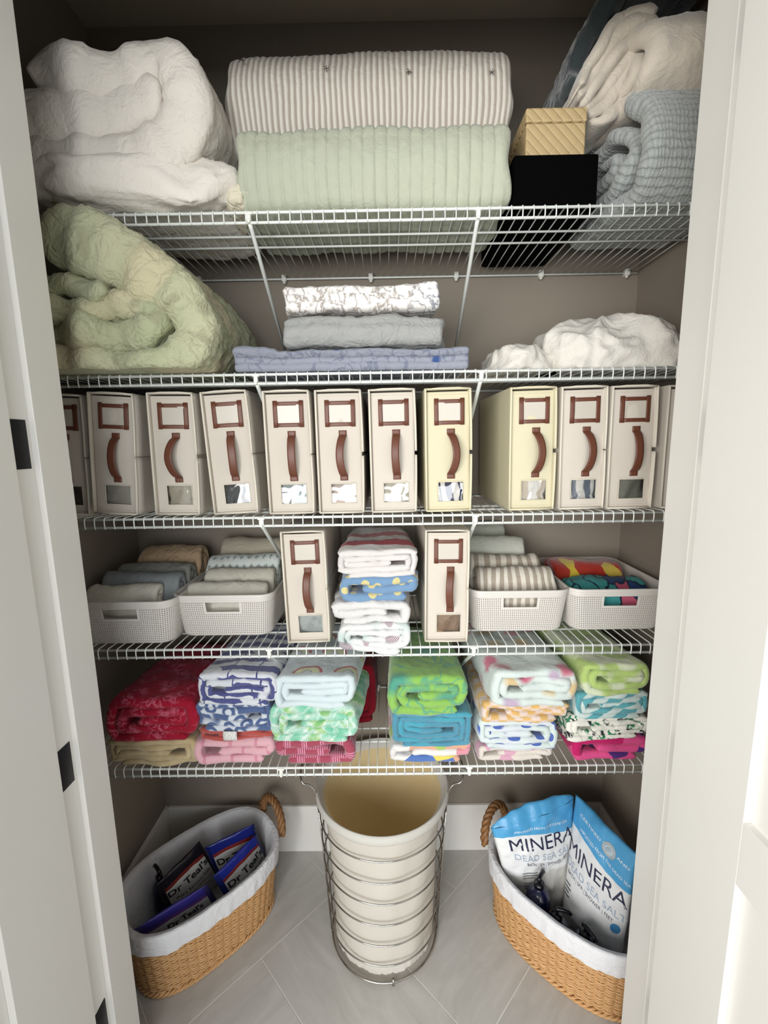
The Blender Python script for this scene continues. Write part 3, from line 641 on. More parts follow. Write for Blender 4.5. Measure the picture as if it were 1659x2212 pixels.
def bin_mesh():
    W, D, H = BNW, BND, BNH; wall = MB()
    ins = lambda z: .62*(1-z/H)
    def P(s, z):
        i = ins(z); x, y = rrect(W-2*i, D-2*i, 1.5-i*.4, s); return (x+i, y+i, z)
    per = 2*(W+D)-2.6; nc = int(per/.235); z0, z1 = .35, H-.85; nr = 17; hole = .52
    pts = {}; V = []; F = []
    def vid(a, b):
        if (a, b) not in pts: pts[(a, b)] = len(V); V.append(P(a/(4.*nc), z0+(z1-z0)*b/(4.*nr)))
        return pts[(a, b)]
    arc = lambda a: ((a/(4.*nc)+.5) % 1-.5)*per          # distance from mid front
    def inslot(a, b):
        z = z0+(z1-z0)*b/(4.*nr); s = a/(4.*nc)*per
        return (abs(arc(a)) < 1.95 or abs(abs(arc(a))-per/2) < 1.95) and z > z1-1.12
    for c in range(nc):
        for r in range(nr):
            a, b = c*4, r*4
            slot = inslot(a+2, b+2)
            if slot: continue
            near = (abs(arc(a+2)) < 2.2 or abs(abs(arc(a+2))-per/2) < 2.2) and z0+(z1-z0)*(b+2)/(4.*nr) > z1-1.36
            g = lambda i, j: vid((a+i) % (4*nc), b+j)
            if near: F.append((g(0, 0), g(4, 0), g(4, 4), g(0, 4))); continue
            F += [(g(0, 0), g(4, 0), g(3, 1), g(1, 1)), (g(4, 0), g(4, 4), g(3, 3), g(3, 1)), (g(4, 4), g(0, 4), g(1, 3), g(3, 3)), (g(0, 4), g(0, 0), g(1, 1), g(1, 3))]
    wall.add(V, F)
    n = 96
    rim = MB()
    prof = [(0., z1-.03), (.0, z1), (-.07, z1+.02), (-.09, z1+.16), (-.03, z1+.2), (-.1, z1+.25), (-.12, z1+.4), (-.05, z1+.44), (-.12, z1+.5), (-.15, z1+.66), (-.08, z1+.7), (-.15, z1+.76), (-.14, H-.04), (-.05, H+.02), (.1, H), (.1, z1)]
    def RP(s, k):
        o, z = prof[k]; i = ins(z)+o; x, y = rrect(W-2*i, D-2*i, 1.5-i*.4, s); return (x+i, y+i, z)
    rim.grid(lambda u, v: RP(u, int(round(v*(len(prof)-1)))), n, len(prof)-1, wrap=True)
    base = MB(); pf = [(0., z0+.03), (0., z0), (.05, .12), (.3, .0), (3.9, .0)]
    def BP(s, k):
        o, z = pf[k]; i = ins(z)+o; x, y = rrect(W-2*i, D-2*i, max(.12, 1.5-i*.3), s); return (x+i, y+i, z)
    base.grid(lambda u, v: BP(u, int(round(v*(len(pf)-1)))), n, len(pf)-1, wrap=True)
    k0 = len(base.v); base.add([BP(i/n, len(pf)-1) for i in range(n)], [tuple(range(n))])
    return wall, rim, base
_w, _rm, _bs = bin_mesh(); BIN0 = None
def place_bin(label, x, y, z, yaw=0.):
    global BIN0
    if BIN0 is None:
        t = thing('storage_bin', label, 'storage bin', (x, y, z), 'perforated plastic bins', rot=(0, 0, yaw))
        _w.build('perforated_wall', MBIN, t, local=True, solid=.1, smooth=False); _rm.build('rim', MBIN, t, local=True); _bs.build('base', MBIN, t, local=True)
        BIN0 = t; return t
    t = BIN0.copy(); COL.objects.link(t); t.location = (x*I, y*I, z*I); t.rotation_euler = (0, 0, yaw); t['label'] = label
    for c in list(BIN0.children):
        d = c.copy(); COL.objects.link(d); d.parent = t
    return t
BZ = 41.9
bl1x = at(345, 1395, Y=.6)[0]-BNW+1.7; bl2x = at(392, 1373, Y=2.)[0]-.9; br1x = at(1030, 1362, Y=2.3)[0]-.8; br2x = at(1250, 1356, Y=2.4)[0]-1.0
place_bin('off-white perforated plastic bin at the far left, partly behind the jamb', bl1x, .35, BZ)
place_bin('off-white perforated plastic bin left of a cream box, holding a star-print cloth', bl2x, 2.1, BZ, .0)
place_bin('off-white perforated plastic bin holding beige striped linens, right of the cream box', br1x, 2.4, BZ, .0)
place_bin('off-white perforated plastic bin at the right end, holding a bright multicoloured cloth', br2x, 2.5, BZ, -.0)
def stand(label, bx, by, x0, x1, y, z0, h, d, mat, seed, tilt=-.35, t=.8, wrk=.1, warp=.3, name='folded_cloth', cat='cloth'):
    """a cloth filed upright in a bin, leaning back, fold up"""
    sp = spiral(d, h, t, 1.6, 0, 0)
    lim0, lim1 = bx+.75, bx+BNW-.75
    def f(px, py, pz): return (min(max(px, lim0), lim1), min(by+y+py-tilt*pz*0+pz*.25, by+BND-.8 if pz+z0 < BNH+.2 else BACK-.3), BZ+z0+pz)
    c = ribbon(sp, bx+x0, bx+x1, 'X', .3, .4, warp, .3, wrk, .9, seed, .35, fn=f)
    return setp(c.build(name, mat), label, cat, 'linens filed in the bins')
def print_star(n):
    u = n.vm('MULTIPLY', n.warp(n.UV, 1., .15), (1.15, 1.15, 1.)); x = n.xyz(u)
    # staggered little fans
    row = n.m_('FLOOR', x[0]); xx = n.m_('ADD', x[1], n.m_('MULTIPLY', n.m_('MODULO', row, 2.), .5))
    a = n.m_('SUBTRACT', n.m_('FRACT', x[0]), .5); b = n.m_('SUBTRACT', n.m_('FRACT', xx), .5)
    d = n.m_('ADD', n.m_('ABSOLUTE', a), n.m_('ABSOLUTE', b)); tex = n.noise(n.UV, 9., 2)
    f = n.m_('MULTIPLY', n.m_('SUBTRACT', 1., n.step(d, .26, .33)), n.step(tex, .36, .5))
    return n.mix(f, lin('cdd3cf'), lin('84908c'))
mp_ = cloth('peach_cotton', 'b39a7c', 'sheet', 2., .25); mgy = cloth('dim_grey_cotton', '8a8c85', 'sheet', 2., .25); mgy2 = cloth('blue_grey_cotton', '8b9193', 'sheet', 1.5)
moff = cloth('off_white_cotton', 'cbc7ba', 'sheet', 1.4); mstar = cloth('fan_print_cotton', print_star, 'sheet', 1.2); mhoney = cloth('oatmeal_cotton', 'b2ab98', 'sheet', 1.5)
stand('pale folded cloth at the front of the far left bin', bl1x, .35, .8, 8.6, .9, .35, 5.3, 1.9, moff, 101)
stand('grey folded cloth, second from the front in the far left bin', bl1x, .35, .8, 10.1, 2.9, .35, 6.0, 2.6, mgy2, 103)
stand('grey-green folded cloth behind the second one in the far left bin', bl1x, .35, 1.2, 10.2, 5.6, .35, 6.4, 2.4, mgy, 105)
stand('peach folded cloth at the back of the far left bin', bl1x, .35, 2.4, 10.2, 8.2, .4, 7.6, 3.6, mp_, 107)
stand('white folded cloth at the front of the bin beside the left cream box', bl2x, 2.1, .9, 9.9, .9, .35, 5.0, 1.9, moff, 111)
stand('off-white folded cloth, second row of the bin beside the left cream box', bl2x, 2.1, 1.8, 10.2, 2.9, .35, 5.9, 2.1, cloth('ivory_cotton', 'c6c2b4', 'sheet', 1.6), 113)
stand('pale cloth printed with small grey fans, in the bin beside the left cream box', bl2x, 2.1, 1.2, 10.2, 5.0, .9, 6.4, 3.0, mstar, 115)
stand('oatmeal folded cloth at the back of the bin beside the left cream box', bl2x, 2.1, 1.8, 10.2, 8.1, .7, 7.9, 3.6, mhoney, 117)
mbs = stripecloth('beige_striped_cotton', 'a2988a', 'd3cdc1', 7., 1, 'sheet', 1.2, .45)
stand('beige and white striped cloth at the front of the bin right of the cream box', br1x, 2.4, 1.2, 10.2, .9, .35, 6.0, 2.6, mbs, 121)
stand('beige striped cloth, second row of the bin right of the right cream box', br1x, 2.4, .9, 9.4, 3.6, .5, 6.7, 2.4, stripecloth('wide_striped_cotton', '968c7d', 'c5bfb2', 5., 1, 'sheet', 1.2, .5), 123)
stand('pale grey-green rolled cloth behind the striped ones', br1x, 2.4, .3, 8.6, 6.2, 1.2, 7.6, 3.2, cloth('celadon_cotton', 'b7b8ad', 'sheet', 1.4), 125)
stand('pale grey-green cloth at the very back of the bin right of the cream box', br1x, 2.4, .3, 6.8, 9.5, .7, 9.2, 2.8, cloth('celadon_cotton_back', 'aeb0a4', 'sheet', 1.4), 127)
def harle(n):
    u = n.warp(n.UV, .8, .5); c = n.vor(u, .62, 1., out=1); v = n.xyz(c)[0]
    return n.ramp(v, [(0., 'a62a1c'), (.3, 'd0b63a'), (.47, '4a3f86'), (.63, 'a8321f'), (.78, '2a3a84'), (.9, 'cbb24a')], True)
def tealpink(n):
    u = n.warp(n.UV, .8, 1.2); c = n.vor(u, .5, 1., out=1); v = n.xyz(c)[0]; e = n.vor(u, .5, 1., feature='DISTANCE_TO_EDGE')
    return n.mix(n.step(e, .03, .06), lin('1d2b40'), n.ramp(v, [(0., '3f8f8e'), (.35, 'b0546a'), (.6, '28406e'), (.8, '69a39a')], True))
stand('teal and pink printed cloth lying low at the front of the right end bin', br2x, 2.5, 1.0, 10., 1.0, .3, 4.5, 4.2, cloth('teal_pink_print', tealpink, 'sheet', 1.), 131)
stand('red, yellow and purple patchwork cloth in the right end bin', br2x, 2.5, .9, 9.2, 5.6, 1.2, 4.6, 4.6, cloth('multicolour_print', harle, 'fleece', 1.), 133)

# ------------------------------------------------------------------ towels
def towel(name, label, group, pl, pr, pt, pb, z0, mat, seed, Y=.1, D=13., t=.75, turns=2., mir=False, warp=.28, wrk=.09, lean=0., taper=0., fn=None, zh=None, cat='towel', tilt=0., kn=.8):
    """a folded towel seen end on: its coil faces the room"""
    xm = (pl+pr)/2; x0 = at(pl, (pt+pb)/2, Y=Y)[0]; x1 = at(pr, (pt+pb)/2, Y=Y)[0]
    h = zh if zh else at(xm, pt, Y=Y)[2]-at(xm, pb, Y=Y)[2]
    sp = spiral(x1-x0, max(h, t*1.6), t, turns, x0, z0, mir); xc = (x0+x1)/2
    def f(x, y, z):
        k = max(0, (y-Y)/D)
        x = xc+(x-xc)*(1-taper*k)+lean*k; z = z0+(z-z0)*(1+tilt*k)
        z = max(z, z0-.02) if not fn else z
        p = (x, min(y, BACK-.35), z); return fn(*p) if fn else p
    c = ribbon(sp, Y, Y+D, 'Y', .28, .5, warp, .3, wrk, kn, seed, .3, fn=f)
    return setp(c.build(name, mat), label, cat, group)
GD, GE = 'cloths folded in the pile between the two lower cream boxes', 'beach towels piled on the lowest shelf'
ZD = 41.9
def redband(n):
    v = n.m_('ABSOLUTE', n.xyz(n.UV)[1]); b1 = n.m_('MULTIPLY', n.step(v, 2.0, 2.05), n.m_('SUBTRACT', 1., n.step(v, 4.2, 4.25))); b2 = n.m_('MULTIPLY', n.step(v, 6.6, 6.7), n.m_('SUBTRACT', 1., n.step(v, 8.2, 8.3)))
    tw = n.m_('SINE', n.m_('MULTIPLY', n.m_('ADD', n.xyz(n.UV)[0], n.xyz(n.P)[2]), 34.))
    return n.mix(n.m_('MAXIMUM', b1, n.m_('MULTIPLY', b2, .8)), n.mix(n.m_('MULTIPLY', n.step(tw, -.2, .4), .35), lin('e4e0dc'), lin('b8b2ae')), lin('a81224'))
def dotsf(base, dot, sc=.42, r0=.22, r1=.25, rnd=.6):
    def f(n):
        d = n.vor(n.warp(n.UV, 1., .12), sc, rnd); return n.mix(n.step(d, r0, r1), lin(dot), lin(base))
    return f
zs_ = [ZD]
towel('folded_towel', 'white muslin with mauve hatching, bottom cloth of the pile, hanging past the shelf front', GD, 732, 884, 1358, 1412, ZD, cloth('muslin_mauve', lambda n: n.mix(n.m_('MULTIPLY', n.step(n.noise(n.warp(n.UV, .5, .5), .28, 1), .6, .62), n.step(n.m_('SINE', n.m_('MULTIPLY', n.m_('ADD', n.xyz(n.UV)[0], n.xyz(n.UV)[1]), 30.)), -.4, .2)), n.mix(n.step(n.noise(n.UV, .25, 1), .5, .7), lin('dfe0df'), lin('bcd0cb')), lin('8c5f76')), 'sheet', 1.8), 201, -1.2, 12, .62, 2.3, wrk=.14, zh=2.75, warp=.35,
      fn=lambda x, y, z: (x, min(y, BACK-.3), (max(z, ZD-.02) if y > .1 else z-.5*max(0, 1-abs(x-.9)/2.2)*(1-min(1, (z-ZD)/2.5))))) 
towel('folded_towel', 'plain white muslin cloth, second from the bottom of the pile', GD, 718, 886, 1316, 1366, ZD+2.7, cloth('muslin_white', 'dcdbd9', 'sheet', 2.), 203, -.9, 12, .6, 2.3, mir=True, wrk=.15, zh=2.3, warp=.35)
towel('folded_towel', 'blue towel with yellow polka dots, in the pile between the cream boxes', GD, 732, 903, 1262, 1322, ZD+4.95, cloth('blue_yellow_dots', dotsf('668fb6', 'd8c987', .62, .24, .28), 'terry', .9), 205, -.6, 12, .72, 1.7, zh=2.7, tilt=-.05)
towel('folded_towel', 'white towel with a red band, on top of the pile between the cream boxes', GD, 728, 902, 1206, 1260, ZD+7.6, cloth('red_band_towel', redband, 'quilt', .8), 207, -.4, 11.5, .62, 2.4, mir=True, zh=2.75, taper=.22, tilt=.05)

ZE = 27.9
def batik(n):
    u = n.warp(n.UV, .8, 1.6); e = n.m_('ABSOLUTE', n.m_('SUBTRACT', n.noise(u, .9, 3, .6, .6), .5)); d = n.vor(n.warp(n.UV, 1.2, 1.2), .55, 1.)
    f = n.m_('MULTIPLY', n.m_('SUBTRACT', 1., n.step(e, .02, .06)), n.m_('SUBTRACT', 1., n.step(d, .25, .6)))
    return n.mix(n.m_('MULTIPLY', f, .75), lin('93132b'), lin('c2667c'))
towel('folded_towel', 'mustard yellow and cream towel at the far left, under the red one', GE, 234, 424, 1598, 1660, ZE, cloth('yellow_cream_terry', lambda n: n.mix(n.noise(n.warp(n.UV, .6, 1.), .6, 3), lin('a88a44'), lin('cfc09a')), 'terry', 1.), 211, .2, 13, .72, 2., mir=True, zh=3.1)
towel('folded_towel', 'crimson batik-print towel at the far left, on the yellow one', GE, 226, 424, 1498, 1600, ZE+3.05, cloth('crimson_batik', batik, 'sheet', 1.3), 213, -.2, 13.5, .95, 2.2, zh=5.0, taper=.08, lean=.6, wrk=.12)
def pinkcheck(n):
    x = n.xyz(n.warp(n.UV, .5, .5)); l = n.m_('MAXIMUM', n.m_('GREATER_THAN', n.m_('SINE', n.m_('MULTIPLY', x[0], 2.2)), .93), n.m_('GREATER_THAN', n.m_('SINE', n.m_('MULTIPLY', x[1], 2.2)), .93))
    return n.mix(n.m_('MULTIPLY', l, .7), lin('dfa9b2'), lin('c9718b'))
towel('folded_towel', 'pale pink towel with darker pink lines, bottom of the second pile', GE, 418, 592, 1608, 1662, ZE, cloth('pink_lined', pinkcheck, 'terry', .8), 215, .2, 13, .95, 1.5, zh=2.9)
towel('folded_towel', 'flat orange-red towel between the pink one and the blue ringed one', GE, 432, 590, 1582, 1608, ZE+2.85, cloth('orange_red_terry', 'b0301f', 'terry', 1.), 217, .5, 12.5, .5, 1.5, zh=1.35, warp=.2)
def bluering(n):
    u = n.warp(n.UV, 1., .25); d = n.vor(u, .55, .35); v = n.xyz(n.UV)[1]
    ring = n.m_('MULTIPLY', n.step(d, .17, .2), n.m_('SUBTRACT', 1., n.step(d, .36, .4))); dk = n.step(n.noise(n.UV, .2, 1), .5, .52)
    return n.mix(n.m_('MAXIMUM', ring, dk), lin('cdd5de'), lin('2b4d83'))
tw = towel('folded_towel', 'white towel with blue rings and a care tag, under the navy brushstroke towel', GE, 420, 588, 1520, 1584, ZE+4.2, cloth('blue_ring_towel', bluering, 'terry', .8), 219, .0, 13, .7, 2., mir=True, zh=3.35)
a = at(497, 1584, Y=-.3); mb = MB().grid(lambda u, v: (a[0]-.75+1.5*u, a[1]-.02-.1*math.sin(3*v), a[2]+.25-1.1*v), 4, 6)
mtag = mm('tag', lambda: (lambda n: n.out(n.mix(n.m_('MULTIPLY', n.step(n.m_('SINE', n.m_('MULTIPLY', n.xyz(n.UV)[1], 60.)), .2, .4), n.step(n.noise(n.UV, 9, 2), .42, .5)), lin('dad9d4'), lin('8f8f8e')), .7))(N('care_tag')))
mb.v = [tuple(p) for p in mb.v]; tg = mb.build('care_tag', mtag, loc=tuple(a), solid=.02); tg.parent = tw; tg.location = Vector((a[0], a[1], a[2]))*I - tw.location; tg['label'] = 'small white care tag with fine print'
def brush(n):
    w_ = n.warp(n.UV, .7, .8); x = n.xyz(w_); s = n.m_('SINE', n.m_('MULTIPLY', x[1], 3.3)); m1 = n.step(n.noise(n.UV, .22, 1), .42, .44)
    thin = n.m_('GREATER_THAN', n.m_('SINE', n.m_('MULTIPLY', n.xyz(n.warp(n.UV, .4, 1.))[0], 2.1)), .985)
    return n.mix(n.m_('MAXIMUM', n.m_('MULTIPLY', n.step(s, -.1, .0), m1), thin), lin('d3d6dc'), lin('262f78'))
towel('folded_towel', 'white towel with thick navy brushstrokes, top of the second pile', GE, 423, 598, 1450, 1520, ZE+7.5, cloth('navy_brush_towel', brush, 'terry', 1.), 221, -.4, 13.5, .8, 2., zh=3.6, taper=.05, lean=1.)
towel('folded_towel', 'navy towel with fine white wave lines, tucked behind the second pile', GE, 590, 630, 1440, 1500, ZE, cloth('navy_waves', lambda n: n.mix(n.step(n.m_('SINE', n.m_('MULTIPLY', n.xyz(n.warp(n.P, .6, 1.5))[1], 7.)), .55, .7), lin('232c4e'), lin('a9afc0')), 'terry', .8), 223, 5.5, 8.5, .6, 1.5, zh=8.2)
def rainbow(n):
    u = n.vm('MULTIPLY', n.UV, (.24, .24, 1.)); x = n.xyz(u)
    row = n.m_('FLOOR', x[1]); xx = n.m_('ADD', x[0], n.m_('MULTIPLY', n.m_('MODULO', row, 2.), .5))
    a = n.m_('SUBTRACT', n.m_('FRACT', xx), .5); b = n.m_('SUBTRACT', .72, n.m_('FRACT', x[1]))
    r = n.m_('SQRT', n.m_('ADD', n.m_('MULTIPLY', a, a), n.m_('MULTIPLY', b, b)))
    band = n.ramp(r, [(0., 'd5e0dc'), (.09, '9a9ab0'), (.125, 'd8dcae'), (.27, 'd9c9a0'), (.3, 'b8455a'), (.37, 'd0dcdc')], True)
    m_ = n.m_('MULTIPLY', n.m_('GREATER_THAN', b, 0.), n.m_('LESS_THAN', r, .37)); m_ = n.m_('MULTIPLY', m_, n.m_('GREATER_THAN', r, .085))
    return n.mix(m_, lin('cfdde0'), band)
towel('folded_towel', 'magenta and pink checked towel, bottom of the third pile', GE, 597, 766, 1605, 1665, ZE, cloth('magenta_check', lambda n: n.mix(n.m_('MULTIPLY', n.step(n.m_('SINE', n.m_('MULTIPLY', n.xyz(n.UV)[0], 26.)), -.3, .3), n.step(n.vor(n.UV, .5, .2, metric='CHEBYCHEV'), .3, .32)), lin('9d1540'), lin('d78ca8')), 'terry', .9), 225, .1, 13, .85, 1.7, mir=True, zh=3.0)
def tropic(n):
    u = n.warp(n.UV, .6, 1.4); l = n.m_('ABSOLUTE', n.m_('SINE', n.m_('MULTIPLY', n.m_('ADD', n.xyz(u)[0], n.xyz(u)[1]), 2.))); nn = n.noise(n.warp(n.UV, .9, 1.), .45, 3); net = n.vor(n.UV, 5., .1)
    c = n.ramp(nn, [(.3, '45b089'), (.45, '8fd3b4'), (.52, 'd6e6dd'), (.6, '97c95e'), (.72, '6fb04a')])
    return n.mix(n.m_('MULTIPLY', n.step(net, .2, .4), .45), c, n.mix(n.step(l, .3, .5), lin('e0ebe4'), lin('5fb896')))
towel('folded_towel', 'green and mint tropical-print towel under the rainbow towel', GE, 582, 772, 1535, 1630, ZE+2.95, cloth('tropical_print', tropic, 'terry', 1.2), 227, -.4, 13.5, .85, 2.4, zh=4.35, warp=.4, wrk=.14, fn=lambda x, y, z: (x+(.12*max(0, y) if x > -8 else .04*y), min(y, BACK-.4), max(z, ZE+2.9)))
towel('folded_towel', 'pale blue towel printed with little rainbows, top of the third pile', GE, 594, 768, 1475, 1545, ZE+7.2, cloth('rainbow_print', rainbow, 'terry', .8), 229, -.6, 13.5, .8, 1.8, zh=3.6, taper=-.0, lean=1.1)
towel('folded_towel', 'dark red towel standing behind the third pile, seen at its right', GE, 745, 812, 1440, 1520, ZE, cloth('dark_red_cotton', '7c1020', 'sheet', 1.), 231, 7.5, 6.5, .7, 1.5, zh=7.6, fn=lambda x, y, z: (x-.0, min(y, BACK-.3), z))
def greenf(n):
    u = n.warp(n.UV, .45, 2.5); l = n.m_('ABSOLUTE', n.m_('SUBTRACT', n.noise(u, .3, 2), .5)); d = n.vor(n.warp(n.UV, .8, .6), .16, 1.)
    c = n.mix(n.noise(n.UV, .5, 3), lin('6aa52c'), lin('8fc548'))
    return n.mix(n.m_('MAXIMUM', n.m_('MULTIPLY', n.m_('SUBTRACT', 1., n.step(l, .01, .03)), .7), n.m_('SUBTRACT', 1., n.step(d, .12, .3))), c, lin('2f9479'))
def multi(n):
    u = n.warp(n.UV, .5, .8); v = n.xyz(n.vor(u, .35, 1., out=1))[0]
    return n.ramp(v, [(0., 'e2e0dc'), (.32, 'd98a98'), (.46, 'd9a07e'), (.58, '3464b0'), (.74, 'd9c84a'), (.86, '9fbf4a')], True)
towel('folded_towel', 'white, yellow, pink and blue colour-block towel, bottom of the fourth pile', GE, 840, 1016, 1612, 1655, ZE, cloth('colour_block', multi, 'terry', .8), 233, .3, 13, .75, 1.5, zh=2.25)
towel('folded_towel', 'turquoise terry towel with a loosely coiled end, in the fourth pile', GE, 848, 1018, 1540, 1620, ZE+2.2, cloth('turquoise_terry', lambda n: n.mix(n.step(n.noise(n.UV, .2, 1), .45, .47), lin('1c94ab'), lin('2b86a0')), 'terry', 1.), 235, .0, 13, .5, 3.5, mir=True, zh=3.95, wrk=.06)
towel('folded_towel', 'bright green towel with teal scribbles, top of the fourth pile', GE, 842, 1013, 1462, 1546, ZE+6.1, cloth('green_towel', greenf, 'terry', 1.), 237, -.4, 13.5, .9, 2., zh=4.4, taper=.03, lean=-.2)
def pastel(n):
    u = n.warp(n.UV, .5, 2.); d = n.vor(u, .28, 1.); c = n.xyz(n.vor(u, .28, 1., out=1))[0]
    return n.mix(n.m_('SUBTRACT', 1., n.step(d, .16, .34)), lin('cfdbd6'), n.ramp(c, [(0., 'c07c84'), (.3, 'cdb27c'), (.55, 'b7a1b8'), (.8, 'c65a76')], True))
towel('folded_towel', 'cream towel with soft pink patches, bottom of the fifth pile', GE, 1034, 1192, 1612, 1652, ZE, cloth('cream_pink', lambda n: n.mix(n.step(n.noise(n.UV, .4, 1), .58, .6), lin('d6cdc2'), lin('cf9ab0')), 'terry', .8), 241, .4, 12.5, .7, 1.5, zh=1.6)
def bluecheck(n):
    x = n.xyz(n.UV); c = n.m_('MULTIPLY', n.m_('SINE', n.m_('MULTIPLY', x[0], 2.1)), n.m_('SINE', n.m_('MULTIPLY', x[1], 1.3))); g = n.step(n.noise(n.UV, .16, 1), .46, .5)
    return n.mix(n.m_('MULTIPLY', n.step(c, .1, .14), g), n.mix(n.step(n.noise(n.UV, .2, 1), .4, .6), lin('cfd6dc'), lin('cddcd6')), lin('2551a8'))
towel('folded_towel', 'white towel with royal blue blocks, second from the bottom of the fifth pile', GE, 1031, 1204, 1566, 1640, ZE+1.55, cloth('blue_blocks', bluecheck, 'terry', .9), 243, .1, 13, .8, 2.2, mir=True, zh=3.5)
towel('folded_towel', 'yellow and pink fuzzy checked towel in the fifth pile', GE, 1040, 1228, 1526, 1568, ZE+5.0, cloth('yellow_check_terry', lambda n: n.mix(n.step(n.m_('MULTIPLY', n.m_('SINE', n.m_('MULTIPLY', n.xyz(n.UV)[0], 3.5)), n.m_('SINE', n.m_('MULTIPLY', n.xyz(n.UV)[1], 3.5))), -.25, .25), lin('d5a956'), lin('ddc9be')), 'terry', 1.1), 245, -.1, 13, .75, 1.5, zh=2.15)
towel('folded_towel', 'pastel floral towel, pale aqua and pink, top of the fifth pile', GE, 1063, 1248, 1456, 1540, ZE+7.1, cloth('pastel_floral', pastel, 'terry', 1.1), 247, -.5, 13.5, .9, 2., zh=4.0, taper=.04, lean=-1.3)
def magfl(n):
    u = n.warp(n.UV, .5, 1.8); c = n.xyz(n.vor(u, .3, 1., out=1))[0]; return n.ramp(c, [(0., 'b01f5c'), (.35, 'c94a7e'), (.6, '9a1850'), (.78, '4b2a6e')], True)
x6 = 1400
towel('folded_towel', 'magenta and purple print towel, bottom of the right end pile', GE, 1238, x6, 1610, 1665, ZE, cloth('magenta_purple', magfl, 'sheet', 1.), 251, .3, 13, .9, 1.6, zh=2.7)
towel('folded_towel', 'white towel with black and green sprigs, in the right end pile', GE, 1222, x6+2, 1552, 1610, ZE+2.65, cloth('black_green_sprig', lambda n: n.mix(n.m_('MULTIPLY', n.step(n.noise(n.UV, .35, 1), .5, .53), n.step(n.noise(n.warp(n.UV, 2., .8), 2.2, 2), .48, .52)), lin('d8d6cc'), n.mix(n.step(n.noise(n.UV, .3, 0), .5, .52), lin('22242a'), lin('2e7450'))), 'sheet', 1.6), 253, .1, 13, .6, 2.2, zh=2.75)
def zebra(n):
    x = n.xyz(n.warp(n.UV, .5, 1.3)); return n.mix(n.step(n.m_('SINE', n.m_('MULTIPLY', n.m_('ADD', x[1], n.m_('MULTIPLY', x[0], .6)), 3.6)), -.05, .1), lin('3f9ca6'), lin('c3d5d0'))
towel('folded_towel', 'teal and white zebra-striped towel, in the right end pile', GE, 1246, x6+3, 1496, 1555, ZE+5.35, cloth('teal_zebra', zebra, 'terry', .8), 255, .0, 13, .7, 2., zh=2.95)
towel('folded_towel', 'lime green and white towel, top of the right end pile', GE, 1262, x6+6, 1430, 1500, ZE+8.25, cloth('lime_towel', lambda n: n.mix(n.step(n.noise(n.warp(n.UV, .5, 1.), .3, 2), .5, .58), lin('a9c464'), lin('cdd6b4')), 'terry', .9), 257, -.3, 13.5, .8, 2., zh=3.4, lean=-1.2)
# ------------------------------------------------------------------ wire laundry hamper
n = N('chrome_wire'); MCH = n.out('b9b7b2', .18, Metallic=1.)
HX, HZ = -.85, 20.0
def hr(z): k = z/HZ; return 6.75+1.45*k
def hc(z): k = z/HZ; return 5.55+1.35*k
def hp_(a, z, dr=0.): r = hr(z)+dr; return (HX+r*math.cos(a), hc(z)+r*math.sin(a), z)
t = thing('laundry_hamper', 'round chrome wire laundry hamper with a white cloth liner, standing on the floor', 'hamper', (HX, 6, 0))
circ = lambda z, dr=0., n_=96: [hp_(2*PI*k/n_, z, dr) for k in range(n_)]
for z in (2.9, 5.66, 8.5, 11.3, 14.1, 16.93):
    MB().tube(circ(z), .095, 8, closed=True).build('wire_ring', MCH, t)
MB().tube(circ(HZ-.15, -.0), .14, 8, closed=True).build('rim_ring', MCH, t); MB().tube(circ(.45), .13, 8, closed=True).build('base_ring', MCH, t)
for a in (.12, -.12+0, PI-.12, PI+.12, PI/2):
    MB().tube([hp_(a, .45, .12), hp_(a, HZ/2, .12), hp_(a, HZ-.1, .14)], .085, 8).build('upright_wire', MCH, t)
for a in (-PI/2+.16, PI/6, PI*5/6): MB().tube([hp_(a, .9, -.02), hp_(a, .5, .05), hp_(a, .12, .02)], .16, 8).build('foot', MCH, t)
for s, a0 in ((1, 0.), (-1, PI)):
    H = []
    for da, dr, z in ((-.17, .1, 17.6), (-.17, .25, 20.2), (-.15, .9, 21.2), (-.15, 1.7, 21.6), (-.1, 2.0, 22.2), (0, 2.0, 22.5), (.1, 2.0, 22.2), (.15, 1.7, 21.6), (.15, .9, 21.2), (.17, .25, 20.2), (.17, .1, 17.6)): H.append(hp_(a0+da*1.4, min(z, HZ), dr)[:2]+(z,))
    hq_, _ = catmull([(p[0], p[1], p[2]) for p in H], .15)
    MB().tube([tuple(q) for q in hq_], .105, 8).build('handle', MCH, t)
mlin = N('white_canvas_liner'); x = mlin.xyz(mlin.P)
ltan = mlin.step(mlin.xyz(mlin.UV)[1], .985, .995)
lc_ = mlin.mix(ltan, lin('e6e4dd'), lin('f0dcae'))
mlo = mlin.out(lc_, .85, mlin.m_('ADD', mlin.noise(mlin.warp(mlin.P, .3, 2.), .35, 3), mlin.m_('MULTIPLY', mlin.noise(mlin.P, 20, 2), .02)), .6, .25)
tr_ = mlin.t.nodes.new('ShaderNodeBsdfTranslucent'); mlin.t.links.new(lc_, tr_.inputs[0]); ms_ = mlin.t.nodes.new('ShaderNodeMixShader'); ms_.inputs[0].default_value = .4
pb_ = [q for q in mlin.t.nodes if q.type == 'BSDF_PRINCIPLED'][0]; om_ = [q for q in mlin.t.nodes if q.type == 'OUTPUT_MATERIAL'][0]
mlin.t.links.new(pb_.outputs[0], ms_.inputs[1]); mlin.t.links.new(tr_.outputs[0], ms_.inputs[2]); mlin.t.links.new(ms_.outputs[0], om_.inputs[0])
prof = [(-.5, 1.0), (-.6, 3), (-.66, 6), (-.7, 9), (-.7, 12), (-.66, 15), (-.55, 17.3), (-.34, 18.6), (-.2, 19.1)] 
